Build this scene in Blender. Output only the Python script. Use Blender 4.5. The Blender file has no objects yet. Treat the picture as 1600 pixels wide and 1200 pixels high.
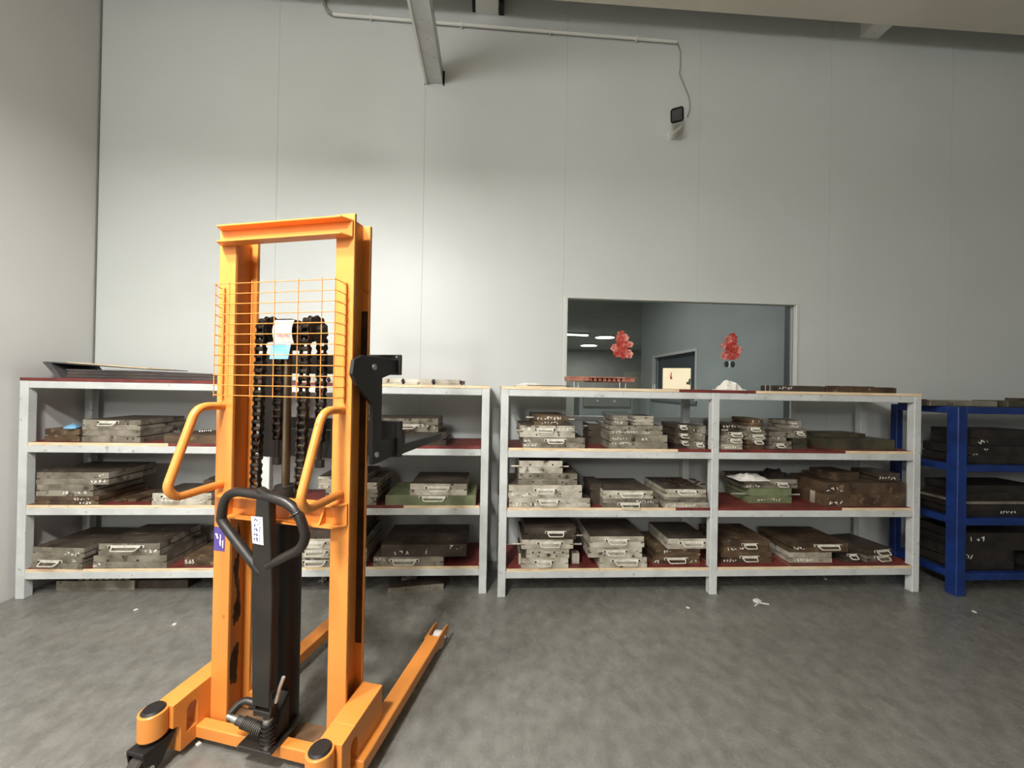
import bpy, bmesh, math, random
from mathutils import Vector, Matrix
random.seed(7)
scene = bpy.context.scene
col = scene.collection
PI = math.pi

# ------------------------------------------------------------------ camera
FPX = 605.0
CAM_H = 1.35
RV = Vector((0.998277, -0.0557538, 0.018289))
UV = Vector((-0.0184847, -0.0029974, 0.9998246))
FV = Vector((0.0556892, 0.99844, 0.0040228))
CP = Vector((0, 0, CAM_H))
cd = bpy.data.cameras.new('camera')
cam = bpy.data.objects.new('camera', cd)
col.objects.link(cam)
cd.sensor_width = 36.0
cd.lens = 36.0 * FPX / 1600.0
cd.clip_start = 0.02
m3 = Matrix((RV, UV, -FV)).transposed()
cam.matrix_world = Matrix.Translation(CP) @ m3.to_4x4()
scene.camera = cam

# ------------------------------------------------------------------ world, lamps, exposure
scene.view_settings.view_transform = 'Standard'
scene.view_settings.look = 'None'
scene.view_settings.gamma = 1.0
scene.view_settings.exposure = 0.2
scene.view_settings.use_curve_mapping = False
w = bpy.data.worlds.new('hall_ambient'); scene.world = w
w.use_nodes = True
w.node_tree.nodes['Background'].inputs[0].default_value = (0.98, 0.99, 1.0, 1)
w.node_tree.nodes['Background'].inputs[1].default_value = 0.10
# lamps of the hall: x, y, z, watt, radius, kind (flat downlight or glass globe)
LAMPS = [(-1.35, 0.72, 3.05, 50, 0.14, 'disc'), (-0.98, -0.15, 3.05, 98, 0.15, 'disc'), (-1.45, -1.9, 3.20, 140, 0.34, 'globe'), (-2.4, -5.6, 3.20, 270, 0.34, 'globe')]  # second lamp is unseen, added to brighten the rack fronts

# ------------------------------------------------------------------ helpers
def ray(u, v): return FV + RV * ((u - 800) / FPX) - UV * ((v - 600) / FPX)
def aty(u, v, y):
    d = ray(u, v); return CP + d * (y / d.y)
def atz(u, v, z):
    d = ray(u, v); return CP + d * ((z - CAM_H) / d.z)
def ppm(x, y): return FPX / (x * FV.x + y * FV.y)      # pixels per metre at that depth

def s2l(c):
    return tuple((x / 12.92 if x <= 0.04045 else ((x + 0.055) / 1.055) ** 2.4) for x in [k / 255.0 for k in c])

class MB:
    def __init__(s): s.v = []; s.f = []; s.mi = []; s.cur = 0
    def add(s, vs, fs):
        o = len(s.v); s.v += [tuple(p) for p in vs]
        for f in fs: s.f.append(tuple(i + o for i in f)); s.mi.append(s.cur)
        return s
    def box(s, x0, x1, y0, y1, z0, z1):
        return s.add([(x0,y0,z0),(x1,y0,z0),(x1,y1,z0),(x0,y1,z0),(x0,y0,z1),(x1,y0,z1),(x1,y1,z1),(x0,y1,z1)],
                     [(0,3,2,1),(4,5,6,7),(0,1,5,4),(1,2,6,5),(2,3,7,6),(3,0,4,7)])
    def prism(s, poly, lo, hi, axis):
        """poly in the two other axes (order x,y,z with axis removed), extruded lo..hi"""
        def mk(p, t):
            if axis == 'x': return (t, p[0], p[1])
            if axis == 'y': return (p[0], t, p[1])
            return (p[0], p[1], t)
        n = len(poly)
        vs = [mk(p, lo) for p in poly] + [mk(p, hi) for p in poly]
        fs = [tuple(range(n)), tuple(range(2*n-1, n-1, -1))]
        for i in range(n):
            j = (i+1) % n; fs.append((i, i+n, j+n, j))
        return s.add(vs, fs)
    def cyl(s, p0, p1, r0, r1=None, n=12, caps=True):
        p0 = Vector(p0); p1 = Vector(p1); r1 = r0 if r1 is None else r1
        d = (p1-p0).normalized(); a = Vector((0,0,1)) if abs(d.z) < .9 else Vector((1,0,0))
        e = d.cross(a).normalized(); g = d.cross(e)
        vs = []
        for p, r in ((p0, r0), (p1, r1)):
            for i in range(n):
                t = 2*PI*i/n; vs.append(p + e*math.cos(t)*r + g*math.sin(t)*r)
        fs = [(i, (i+1) % n, n+(i+1) % n, n+i) for i in range(n)]
        if caps: fs += [tuple(range(n-1, -1, -1)), tuple(range(n, 2*n))]
        return s.add(vs, fs)
    def tube(s, pts, r, n=8, closed=False):
        pts = [Vector(p) for p in pts]; N = len(pts); vs = []
        t0 = None; e = None
        for i in range(N):
            if closed: d = pts[(i+1) % N] - pts[i-1]
            else: d = pts[min(i+1, N-1)] - pts[max(i-1, 0)]
            d.normalize()
            if e is None:
                a = Vector((0,0,1)) if abs(d.z) < .9 else Vector((1,0,0)); e = d.cross(a).normalized()
            else:
                e = (e - d*e.dot(d)).normalized()
            g = d.cross(e)
            for k in range(n):
                t = 2*PI*k/n; vs.append(pts[i] + e*math.cos(t)*r + g*math.sin(t)*r)
        fs = []
        for i in range(N if closed else N-1):
            j = (i+1) % N
            for k in range(n):
                k2 = (k+1) % n; fs.append((i*n+k, i*n+k2, j*n+k2, j*n+k))
        if not closed: fs += [tuple(range(n-1, -1, -1)), tuple((N-1)*n+k for k in range(n))]
        return s.add(vs, fs)
    def ball(s, c, r, sq=(1,1,1), n=8, m=5):
        vs = [(c[0], c[1], c[2]-r*sq[2])]
        for i in range(1, m):
            ph = PI*i/m - PI/2
            for k in range(n):
                t = 2*PI*k/n
                vs.append((c[0]+r*sq[0]*math.cos(ph)*math.cos(t), c[1]+r*sq[1]*math.cos(ph)*math.sin(t), c[2]+r*sq[2]*math.sin(ph)))
        vs.append((c[0], c[1], c[2]+r*sq[2])); L = len(vs)-1
        fs = [(0, 1+(k+1) % n, 1+k) for k in range(n)]
        for i in range(m-2):
            for k in range(n):
                a = 1+i*n; fs.append((a+k, a+(k+1) % n, a+n+(k+1) % n, a+n+k))
        a = 1+(m-2)*n
        fs += [(a+k, a+(k+1) % n, L) for k in range(n)]
        return s.add(vs, fs)
    def build(s, name, mat, parent=None, bevel=0, smooth=False, seg=1):
        me = bpy.data.meshes.new(name)
        bm = bmesh.new()
        vv = [bm.verts.new(p) for p in s.v]
        for f, k in zip(s.f, s.mi):
            try:
                ff = bm.faces.new([vv[i] for i in f]); ff.material_index = k
            except ValueError: pass
        bmesh.ops.recalc_face_normals(bm, faces=bm.faces)
        if bevel:
            es = [e for e in bm.edges if len(e.link_faces) == 2 and e.calc_face_angle(0) > .6]
            bmesh.ops.bevel(bm, geom=es, offset=bevel, segments=seg, affect='EDGES', profile=.5)
        bm.to_mesh(me); bm.free()
        mats = mat if isinstance(mat, (list, tuple)) else [mat]
        for q in mats: me.materials.append(q)
        if smooth:
            for p in me.polygons: p.use_smooth = True
            try: me.set_sharp_from_angle(angle=.7)
            except Exception: pass
        o = bpy.data.objects.new(name, me); col.objects.link(o)
        if parent: o.parent = parent
        return o

def bez(pts, n=6):
    """Catmull-Rom through pts"""
    P = [Vector(p) for p in pts]; out = []
    for i in range(len(P)-1):
        a = P[max(i-1,0)]; b = P[i]; c = P[i+1]; d = P[min(i+2,len(P)-1)]
        for k in range(n):
            t = k/n
            out.append(.5*((2*b)+(c-a)*t+(2*a-5*b+4*c-d)*t*t+(3*b-a-3*c+d)*t**3))
    out.append(P[-1]); return out

def fillet(pts, r, n=4):
    P = [Vector(p) for p in pts]; out = [P[0]]
    for i in range(1, len(P)-1):
        a = (P[i-1]-P[i]); b = (P[i+1]-P[i]); k = min(r, a.length*.48, b.length*.48)
        s = P[i]+a.normalized()*k; e = P[i]+b.normalized()*k
        for j in range(n+1):
            t = j/n; out.append((1-t)**2*s+2*t*(1-t)*P[i]+t*t*e)
    out.append(P[-1]); return out

def empty(name, loc, rz=0, label=None, cat=None, group=None):
    o = bpy.data.objects.new(name, None); col.objects.link(o)
    o.empty_display_size = .1
    o.location = loc; o.rotation_euler = (0, 0, rz)
    tag(o, label, cat, group); return o
def tag(o, label=None, cat=None, group=None, kind=None):
    if label: o['label'] = label
    if cat: o['category'] = cat
    if group: o['group'] = group
    if kind: o['kind'] = kind
    return o
def struct(o): o['kind'] = 'structure'; return o

# ------------------------------------------------------------------ materials
def mat(name, c, rough=.5, metal=0, c2=None, scale=6, detail=5, lo=.4, hi=.6, bump=0, bscale=40, rvar=0, spec=.5,
        c3=None, scale3=30, lo3=.55, hi3=.7, objvar=0, stretch=None, emit=None, estr=0):
    m = bpy.data.materials.new(name); m.use_nodes = True
    nt = m.node_tree; N = nt.nodes; L = nt.links; b = N['Principled BSDF']
    b.inputs['Base Color'].default_value = (*s2l(c), 1)
    b.inputs['Roughness'].default_value = rough; b.inputs['Metallic'].default_value = metal
    b.inputs['Specular IOR Level'].default_value = spec
    tc = N.new('ShaderNodeTexCoord'); vec = tc.outputs['Object']
    if objvar or stretch:
        mp = N.new('ShaderNodeMapping'); L.new(vec, mp.inputs['Vector'])
        if stretch: mp.inputs['Scale'].default_value = stretch
        if objvar:
            oi = N.new('ShaderNodeObjectInfo'); ml = N.new('ShaderNodeMath'); ml.operation = 'MULTIPLY'; ml.inputs[1].default_value = 37.0
            L.new(oi.outputs['Random'], ml.inputs[0]); L.new(ml.outputs[0], mp.inputs['Location'])
        vec = mp.outputs['Vector']
    cur = None
    def noise(sc, l, h):
        nz = N.new('ShaderNodeTexNoise'); nz.inputs['Scale'].default_value = sc; nz.inputs['Detail'].default_value = detail
        L.new(vec, nz.inputs['Vector'])
        mr = N.new('ShaderNodeMapRange'); mr.inputs['From Min'].default_value = l; mr.inputs['From Max'].default_value = h
        L.new(nz.outputs['Fac'], mr.inputs['Value']); return mr.outputs['Result']
    def mix(fac, a, c_):
        mx = N.new('ShaderNodeMix'); mx.data_type = 'RGBA'
        L.new(fac, mx.inputs['Factor'])
        if a is None: mx.inputs[6].default_value = (*s2l(c), 1)
        else: L.new(a, mx.inputs[6])
        mx.inputs[7].default_value = (*s2l(c_), 1); return mx.outputs[2]
    if c2: f = noise(scale, lo, hi); cur = mix(f, None, c2)
    if c3: f3 = noise(scale3, lo3, hi3); cur = mix(f3, cur, c3)
    if objvar and cur is not None:
        hs = N.new('ShaderNodeHueSaturation'); mr = N.new('ShaderNodeMapRange')
        mr.inputs['To Min'].default_value = 1-objvar; mr.inputs['To Max'].default_value = 1+objvar
        L.new(oi.outputs['Random'], mr.inputs['Value']); L.new(mr.outputs['Result'], hs.inputs['Value']); L.new(cur, hs.inputs['Color']); cur = hs.outputs['Color']
    if cur is not None: L.new(cur, b.inputs['Base Color'])
    if rvar:
        f = noise(scale*1.7, .35, .65); mr = N.new('ShaderNodeMapRange')
        mr.inputs['To Min'].default_value = max(.02, rough-rvar); mr.inputs['To Max'].default_value = min(1, rough+rvar)
        L.new(f, mr.inputs['Value']); L.new(mr.outputs['Result'], b.inputs['Roughness'])
    if bump:
        nz = N.new('ShaderNodeTexNoise'); nz.inputs['Scale'].default_value = bscale; nz.inputs['Detail'].default_value = 4
        L.new(vec, nz.inputs['Vector'])
        bp = N.new('ShaderNodeBump'); bp.inputs['Strength'].default_value = bump; bp.inputs['Distance'].default_value = .004
        L.new(nz.outputs['Fac'], bp.inputs['Height']); L.new(bp.outputs['Normal'], b.inputs['Normal'])
    if emit:
        b.inputs['Emission Color'].default_value = (*s2l(emit), 1); b.inputs['Emission Strength'].default_value = estr
    return m

M = {}
M['wall'] = mat('wall_paint', (206,209,206), .42, c2=(200,203,199), scale=1.2, lo=.3, hi=.7, spec=.4)
M['wall_l'] = mat('wall_left_paint', (212,211,207), .5, c2=(207,206,202), scale=1.1, spec=.35)
M['seam'] = mat('wall_core', (168,170,162), .8)
M['cornerline'] = mat('corner_sealant', (120,121,112), .8)
M['floor'] = mat('floor_epoxy', (126,124,117), .24, c2=(108,106,99), scale=16, detail=15, lo=.34, hi=.66, rvar=.10, bump=.32, bscale=95,
                 c3=(168,165,156), scale3=110, lo3=.66, hi3=.72, stretch=(1.0, .75, 1), spec=.5)
M['ceil'] = mat('ceiling_paint', (222,216,200), .7, c2=(214,208,192), scale=2)
M['galv'] = mat('grey_shelf_paint', (206,208,205), .45, c2=(190,192,188), scale=7, lo=.42, hi=.68, spec=.45, c3=(158,158,152), scale3=26, lo3=.64, hi3=.74, bump=.1, objvar=.03)
M['red'] = mat('red_board_paint', (124,54,48), .5, c2=(94,40,37), scale=9, lo=.4, hi=.65, c3=(150,96,86), scale3=60, lo3=.66, hi3=.74, bump=.2)
M['wood'] = mat('bare_plywood_edge', (236,214,176), .7, c2=(214,186,146), scale=8, lo=.42, hi=.66, stretch=(1,1,9), c3=(150,112,78), scale3=18, lo3=.66, hi3=.75)
M['orange'] = mat('orange_paint', (226,144,66), .36, c2=(218,136,60), scale=3, lo=.4, hi=.7, c3=(172,98,44), scale3=28, lo3=.68, hi3=.78, spec=.5, bump=.06, bscale=70)
M['black'] = mat('black_paint', (34,30,27), .36, c2=(46,41,36), scale=9, lo=.4, hi=.7, spec=.5, bump=.08, bscale=60)
M['blackm'] = mat('matt_black_paint', (25,23,21), .5, c2=(33,30,27), scale=7)
M['grease'] = mat('dark_grease', (44,34,26), .35, c2=(72,46,26), scale=14)
M['chain'] = mat('oiled_chain_steel', (86,76,66), .3, .85, c2=(46,40,35), scale=40)
M['chrome'] = mat('piston_rod_steel', (150,136,112), .28, .9, c2=(110,96,76), scale=12, stretch=(1,1,.2))
M['bright'] = mat('bright_steel', (212,210,202), .28, .8, c2=(170,166,156), scale=30)
M['rubber'] = mat('caster_rubber', (44,40,36), .6, c2=(66,60,52), scale=12)
M['white'] = mat('white_plastic', (226,225,218), .45)
M['paper'] = mat('white_paper', (238,235,224), .8, c2=(216,212,200), scale=20)
M['blue_paper'] = mat('light_blue_paper', (92,158,204), .6, c2=(136,186,216), scale=14)
M['purple'] = mat('purple_label', (92,74,150), .45)
M['ink'] = mat('blue_ink', (54,58,120), .6)
M['redink'] = mat('red_ink', (190,52,46), .6)
M['darkink'] = mat('dark_print', (52,52,46), .6)
M['chalk'] = mat('white_paint_marker', (250,246,234), .8)
M['carton'] = mat('cream_carton', (244,234,200), .7, c2=(236,224,188), scale=4)
M['copper'] = mat('copper_alloy', (198,138,112), .45, .3, c2=(146,88,74), scale=16, lo=.4, hi=.66)
M['m_light'] = mat('machined_light_steel', (214,207,190), .42, .25, c2=(160,150,130), scale=11, lo=.36, hi=.66, c3=(74,60,44), scale3=20, lo3=.60, hi3=.72, objvar=.07, bump=.12)
M['m_mid'] = mat('oiled_grey_steel', (158,150,134), .45, .25, c2=(110,102,88), scale=10, lo=.36, hi=.64, c3=(54,43,32), scale3=19, lo3=.57, hi3=.70, objvar=.1, bump=.15)
M['m_dark'] = mat('dark_oily_steel', (84,74,62), .45, .25, c2=(56,48,40), scale=9, lo=.36, hi=.64, c3=(118,104,82), scale3=22, lo3=.62, hi3=.74, objvar=.1, bump=.15)
M['m_rust'] = mat('rusty_brown_steel', (106,86,64), .55, .15, c2=(66,50,37), scale=8, lo=.36, hi=.62, c3=(150,126,92), scale3=19, lo3=.6, hi3=.74, objvar=.1, bump=.2)
M['m_green'] = mat('green_painted_steel', (126,134,98), .55, .05, c2=(104,110,80), scale=9, lo=.38, hi=.66, c3=(70,66,50), scale3=20, lo3=.63, hi3=.75, objvar=.05, bump=.12)
M['m_olive'] = mat('dark_olive_steel', (78,74,54), .5, .1, c2=(56,54,42), scale=9, objvar=.08, bump=.15)
M['m_black'] = mat('blackened_steel', (52,46,40), .5, .15, c2=(36,32,28), scale=9, objvar=.1, bump=.12)
M['m_top'] = mat('brown_top_face', (92,82,70), .5, .15, c2=(62,54,45), scale=7, lo=.36, hi=.64, c3=(146,130,106), scale3=17, lo3=.62, hi3=.76, objvar=.1, bump=.15)  # darker brown for the top faces of pale and grey moulds
M['dirty'] = mat('dirty_shaded_base_paint', (126,94,64), .6, c2=(84,66,50), scale=12)  # dirty orange-brown, with the shade on the base plate put into the colour
M['m_plate'] = mat('pale_handle_plate', (226,222,208), .45, c2=(204,198,182), scale=30)
M['hole'] = mat('bolt_hole_black', (26,23,20), .7)
M['blue'] = mat('blue_rack_paint', (26,54,118), .45, c2=(20,42,96), scale=8, bump=.1)
M['alu'] = mat('window_aluminium', (206,207,200), .4)
M['room'] = mat('corridor_wall_paint', (172,178,176), .55, c2=(164,171,170), scale=1.5)
M['roomdark'] = mat('corridor_grey', (150,153,145), .7, c2=(140,144,137), scale=1.4)
M['petal'] = mat('red_petal', (180,62,56), .4, c2=(204,116,98), scale=40, lo=.45, hi=.66)
M['petal2'] = mat('pink_petal', (226,164,152), .35, c2=(196,92,82), scale=50)
M['leaf'] = mat('dark_green_leaf', (42,58,46), .5)
M['card'] = mat('grey_sheet', (84,82,80), .6, c2=(58,58,60), scale=5, lo=.4, hi=.62)
M['browncard'] = mat('brown_sheet', (78,58,48), .7, c2=(58,46,42), scale=6)
M['lampglow'] = mat('lamp_diffuser', (255,250,238), .5, emit=(255,246,228), estr=14)
M['lampglow2'] = mat('corridor_lamp_diffuser', (255,252,244), .5, emit=(255,250,240), estr=6)
M['lead'] = mat('grey_cable', (150,148,138), .6)
def glass():
    m = bpy.data.materials.new('window_glass'); m.use_nodes = True
    nt = m.node_tree; nt.nodes.clear()
    o = nt.nodes.new('ShaderNodeOutputMaterial'); mx = nt.nodes.new('ShaderNodeMixShader')
    t = nt.nodes.new('ShaderNodeBsdfTransparent'); g = nt.nodes.new('ShaderNodeBsdfGlossy'); f = nt.nodes.new('ShaderNodeFresnel')
    f.inputs['IOR'].default_value = 1.5; g.inputs['Roughness'].default_value = .02
    t.inputs['Color'].default_value = (.89, .91, .905, 1)
    nt.links.new(f.outputs[0], mx.inputs[0]); nt.links.new(t.outputs[0], mx.inputs[1]); nt.links.new(g.outputs[0], mx.inputs[2])
    nt.links.new(mx.outputs[0], o.inputs['Surface']); return m
M['glass'] = glass()

# ================================================================== ROOM
WY = 2.981; XC = -2.884; WT = .11; ZTOP = 4.75
struct(MB().box(XC-.2, 9, -9, WY+.0, -.12, 0).build('floor', M['floor']))
# back wall: sandwich panels, each a piece
wb = struct(empty('wall_back', (0, WY, 0)))
seams = [XC, -1.621, -.535, .552, 1.622, 2.713, 3.764, 4.84, 5.9, 7.0, 8.1, 9.0]
WX0, WX1, WZ0, WZ1 = .562, 2.458, 1.092, 2.055
G = .0010
for i in range(len(seams)-1):
    x0, x1 = seams[i]+G, seams[i+1]-G
    mb = MB()
    if x1 < WX0 or x0 > WX1: mb.box(x0, x1, 0, WT, 0, ZTOP)
    else:
        a, b = max(x0, WX0), min(x1, WX1)
        # ring of quads around the opening so that no seam shows in the face
        if x0 < a: mb.box(x0, a, 0, WT, WZ0, WZ1)
        if b < x1: mb.box(b, x1, 0, WT, WZ0, WZ1)
        mb.box(x0, x1, 0, WT, 0, WZ0); mb.box(x0, x1, 0, WT, WZ1, ZTOP)
    mb.build('wall_panel', M['wall'], wb)
for x in seams[1:-1]:
    if WX0 < x < WX1:
        MB().box(x-.003, x+.003, .0015, .02, 0, WZ0).box(x-.003, x+.003, .0015, .02, WZ1, ZTOP).build('panel_joint', M['seam'], wb)
    else: MB().box(x-.003, x+.003, .0015, .02, 0, ZTOP).build('panel_joint', M['seam'], wb)
wl = struct(empty('wall_left', (XC, 0, 0)))
ys = [WY+.0, 1.9, .82, -.26, -1.34, -2.42, -3.5, -4.6, -5.7, -6.8, -7.9, -9]
for i in range(len(ys)-1):
    MB().box(-WT, 0, ys[i+1]+G, ys[i]-(0 if i == 0 else G), 0, ZTOP).build('wall_panel', M['wall_l'], wl)
    if i: MB().box(-.02, -.0015, ys[i]-.004, ys[i]+.004, 0, ZTOP).build('panel_joint', M['seam'], wl)
struct(MB().box(-.005, .004, -.005, .004, 0, ZTOP).build('trim_1', M['cornerline'])).location = (XC+.004, WY-.004, 0)
# ceiling: lower slab ends short of the back wall, roof above it
ZC = 4.171; YC = 2.80
struct(MB().box(XC-.1, 9, -9, YC, ZC, ZC+.3).build('ceiling', M['ceil']))
struct(MB().box(XC-.1, 9, YC-.1, WY+.2, ZTOP, ZTOP+.1).build('ceiling', M['ceil']))

# ------------------------------------------------------------------ window
win = struct(empty('window_1', (WX0, WY, WZ0)))
ww, wh = WX1-WX0, WZ1-WZ0; ft = .026
for nm, bx in (('frame_rail', (0, ww, -.012, .05, wh-.018, wh)), ('frame_rail', (0, ww, -.012, .05, 0, .03)),
               ('frame_stile', (0, ft, -.012, .05, .03, wh-.018)), ('frame_stile', (ww-.02, ww, -.012, .05, .03, wh-.018))):
    MB().box(*bx).build(nm, M['alu'], win, bevel=.002)
MB().box(ww-.022, ww-.0005, .05, WT-.001, .0, wh).build('reveal_shade', mat('shaded_reveal_paint', (78,84,84), .6), win)  # dark strip on the right reveal, its shade put into the colour
MB().box(ft, ww-.02, .02, .025, .03, wh-.018).build('pane', M['glass'], win)

# ------------------------------------------------------------------ corridor behind the window
RX = 2.62; RYE = 6.62; RZC = 3.0
struct(MB().box(-1.5, 12, WY+WT, 17, -.1, 0).build('floor', M['roomdark']))
struct(MB().box(-1.5, 12, WY+WT, 17, RZC, RZC+.1).build('ceiling', M['roomdark']))
struct(MB().box(-1.5, 12, 17, 17.1, 0, RZC).build('wall_far', M['roomdark']))
struct(MB().box(-1.6, -1.5, WY+WT, 17, 0, RZC).build('wall_corridor', M['roomdark']))
wr = struct(empty('wall_right', (RX, 0, 0)))
DY0, DY1, DZ = 4.80, 6.08, 1.84
MB().box(0, .12, WY+WT, DY0, 0, RZC).build('wall_panel', M['room'], wr)
MB().box(0, .12, DY1, RYE, 0, RZC).build('wall_panel', M['room'], wr)
MB().box(0, .12, DY0, DY1, DZ, RZC).build('wall_panel', M['room'], wr)
SZ = 1.2
MB().box(0, .12, DY0, DY1, 0, SZ).build('wall_panel', M['room'], wr)
dr = struct(empty('window_2', (RX, DY0, SZ)))
DL = DY1-DY0
MB().box(-.012, .02, -.03, .02, -.03, DZ-SZ).build('frame_stile', M['alu'], dr)
MB().box(-.012, .02, DL-.02, DL+.06, -.03, DZ-SZ).build('frame_stile', M['alu'], dr)
MB().box(-.012, .02, -.03, DL+.06, DZ-SZ-.005, DZ-SZ+.03).build('frame_rail', M['alu'], dr)
MB().box(-.03, .02, -.03, DL+.06, -.045, -.005).build('sill', mat('grey_sill', (120,124,122), .5), dr)
MB().box(.06, .07, .02, DL-.02, -.005, DZ-SZ-.005).build('dark_pane', mat('door_grey_blue', (74,84,88), .25), dr)
def arealight(name, loc, power, rad, parent=None, rot=(0,0,0), colr=(1,.995,.98)):
    l = bpy.data.lights.new(name, 'AREA'); l.shape = 'DISK'; l.size = rad*2; l.energy = power; l.color = colr
    o = bpy.data.objects.new(name, l); col.objects.link(o); o.location = loc; o.rotation_euler = rot
    if parent: o.parent = parent
    return o
for (x, y, r, lab) in ((3.65, 12.28, .30, 'round ceiling lamp nearest the red flower ornament, seen through window'), (3.77, 14.79, .31, 'round ceiling lamp farther down the corridor, seen through window')):
    e = empty('ceiling_lamp', (x, y, RZC), 0, lab, 'lamp', 'corridor ceiling lamps')
    MB().cyl((0,0,0), (0,0,-.05), r*1.03, n=24).build('lamp_housing', M['alu'], e)
    MB().cyl((0,0,-.05), (0,0,-.058), r, n=24).build('diffuser', M['lampglow2'], e)
    arealight('corridor_lamp_light', (0,0,-.07), 70, r, e, colr=(1,.99,.97))
e = empty('tube_lamp', (2.45, 11.7, RZC), .1, 'long tube lamp at the window left edge on the corridor ceiling', 'lamp')
MB().box(-.55, .55, -.06, .06, -.05, 0).build('lamp_housing', M['alu'], e)
MB().cyl((-.52, 0, -.07), (.52, 0, -.07), .022, n=10).build('diffuser', M['lampglow2'], e)
e = empty('ceiling_lamp', (.9, 4.6, RZC), 0, 'unseen round lamp added behind the window to light the corridor wall', 'lamp', 'corridor ceiling lamps')  # unseen lamp, added to light the corridor wall
MB().cyl((0,0,0), (0,0,-.05), .25, n=24).build('lamp_housing', M['alu'], e)
MB().cyl((0,0,-.05), (0,0,-.058), .24, n=24).build('diffuser', M['lampglow2'], e)
arealight('corridor_lamp_light', (0,0,-.07), 36, .22, e, colr=(1,.99,.97))
# cabinet with dark openings seen low through the left of the window
e = empty('control_cabinet', (1.55, 6.6, 0), 0, 'pale grey cabinet with two dark openings, low behind the window', 'cabinet')
MB().box(0, .95, .05, .5, 0, 1.32).build('body', M['room'], e, bevel=.01)
MB().box(.06, .88, 0, .06, 1.02, 1.2).build('upper_opening', M['roomdark'], e)
MB().box(.40, .84, 0, .06, .72, .94).build('lower_opening', M['roomdark'], e)
for k in range(2): MB().cyl((.3+.3*k, -.02, 1.11), (.3+.3*k, .01, 1.11), .02).build('knob', M['white'], e)

# ------------------------------------------------------------------ hall lamps (behind and above the camera)
for i, (x, y, z, p, r, kind) in enumerate(LAMPS):
    e = empty('hall_lamp', (x, y, ZC), 0, ('flat round white lamp hanging over the orange stacker', 'unseen flat round lamp added between stacker and camera to brighten the racks', 'white globe lamp hanging behind the camera', 'white globe lamp hanging far behind, near the left wall')[i], 'lamp', 'hall lamps')
    if kind == 'disc':
        MB().cyl((0,0,z-ZC), (0,0,z-ZC+.06), r*1.2, r*.9, n=24).cyl((0,0,z-ZC+.06), (0,0,0), .012).build('housing', M['alu'], e)
        MB().cyl((0,0,z-ZC-.012), (0,0,z-ZC), r, n=24).build('diffuser', M['lampglow'], e)
        arealight('hall_lamp_light', (0,0,z-ZC-.02), p, r, e)
    else:
        MB().cyl((0,0,z-ZC+r), (0,0,0), .012).cyl((0,0,z-ZC+r-.02), (0,0,z-ZC+r+.05), .06).build('housing', M['alu'], e)
        l = bpy.data.lights.new('hall_lamp_light', 'POINT'); l.energy = p; l.shadow_soft_size = r; l.color = (1,.995,.98)
        o = bpy.data.objects.new('hall_lamp_light', l); col.objects.link(o); o.location = (0,0,z-ZC); o.parent = e

# ------------------------------------------------------------------ beam, brackets, conduit, camera
bx0, bx1, bz = -.525, -.408, 3.645
e = empty('ceiling_beam', ((bx0+bx1)/2, WY, bz), 0, 'grey steel beam running overhead into the back wall', 'beam')
hw = (bx1-bx0)/2
MB().box(-hw, hw, -6, .05, 0, .006).box(-hw, -hw+.006, -6, .05, .006, .12).box(hw-.006, hw, -6, .05, .006, .12).box(-hw, hw, -6, .05, .114, .12).build('beam_web', M['galv'], e)
MB().box(-hw-.014, -hw+.002, -6, .05, -.012, .004).build('lip', M['white'], e)
MB().box(hw+.002, hw+.016, -.004, .002, -.01, .10).build('cut_gap', M['hole'], e)
MB().box(-hw-.02, -hw-.006, -.004, .002, -.012, -.002).build('cut_gap', M['hole'], e)
for k, (xa, xb, zb, lab) in enumerate(((-.19, .05, 4.21, 'white beam end with black side plates, top of back wall beside the grey beam'), (2.93, 3.15, 4.235, 'small white beam end below the ceiling edge at the top right'))):
    e = empty('beam_end', ((xa+xb)/2, WY, zb), 0, lab, 'beam')
    h2 = (xb-xa)/2
    MB().box(-h2+.025, h2-.04, -.12, .02, 0, .16).build('end_box', M['white'], e, bevel=.004)
    if k: continue
    MB().box(-h2, -h2+.02, -.1, .0, .005, .2).build('side_plate', M['hole'], e)
    MB().box(h2-.036, h2, -.1, .0, -.005, .2).build('side_plate', M['hole'], e)
e = empty('cable_conduit', (0, WY, 4.09), 0, 'thin white conduit running level along the top of the back wall', 'conduit')
MB().cyl((-1.228, -.02, .015), (1.416, -.02, -.012), .012, n=10).build('pipe', M['white'], e, smooth=True)
for k in range(4):
    x = -.95+k*.68; MB().box(x-.006, x+.006, -.034, -.003, -.018-.01*x, .016-.01*x).build('clip', M['white'], e)
MB().tube(bez([(-1.228,-.02,.015), (-1.275,-.02,.05), (-1.30,-.02,.14), (-1.30,-.02,.4)]), .012).build('flex_sleeve', M['lead'], e, smooth=True)
cabp = [aty(u, v, WY-.012) for u, v in ((1058,66), (1063,80), (1063,105), (1062,115), (1068,130), (1076,150), (1078,168), (1074,182))]
o = MB().tube(bez([p-Vector((0,WY,3.4)) for p in cabp], 4), .0045, n=6).build('camera_cable', M['lead'], smooth=True)
o.location = (0, WY, 3.4); tag(o, 'thin grey cable hanging from the conduit end to the security camera', 'cable')
cc = aty(1058, 180, WY-.22); cb = aty(1049, 212, WY)
e = empty('security_camera', (cb.x, WY, cb.z), 0, 'small security camera with black face on the upper back wall', 'camera')
f0 = cc-Vector((cb.x, WY, cb.z)); f1 = f0+Vector((.112, .2, .118))
dr_ = (f0-f1).normalized(); sx = dr_.cross(Vector((0,0,1))).normalized(); sz_ = sx.cross(dr_)
def orient(c, ax, ay, az, pts): return [c+ax*p[0]+ay*p[1]+az*p[2] for p in pts]
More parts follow.
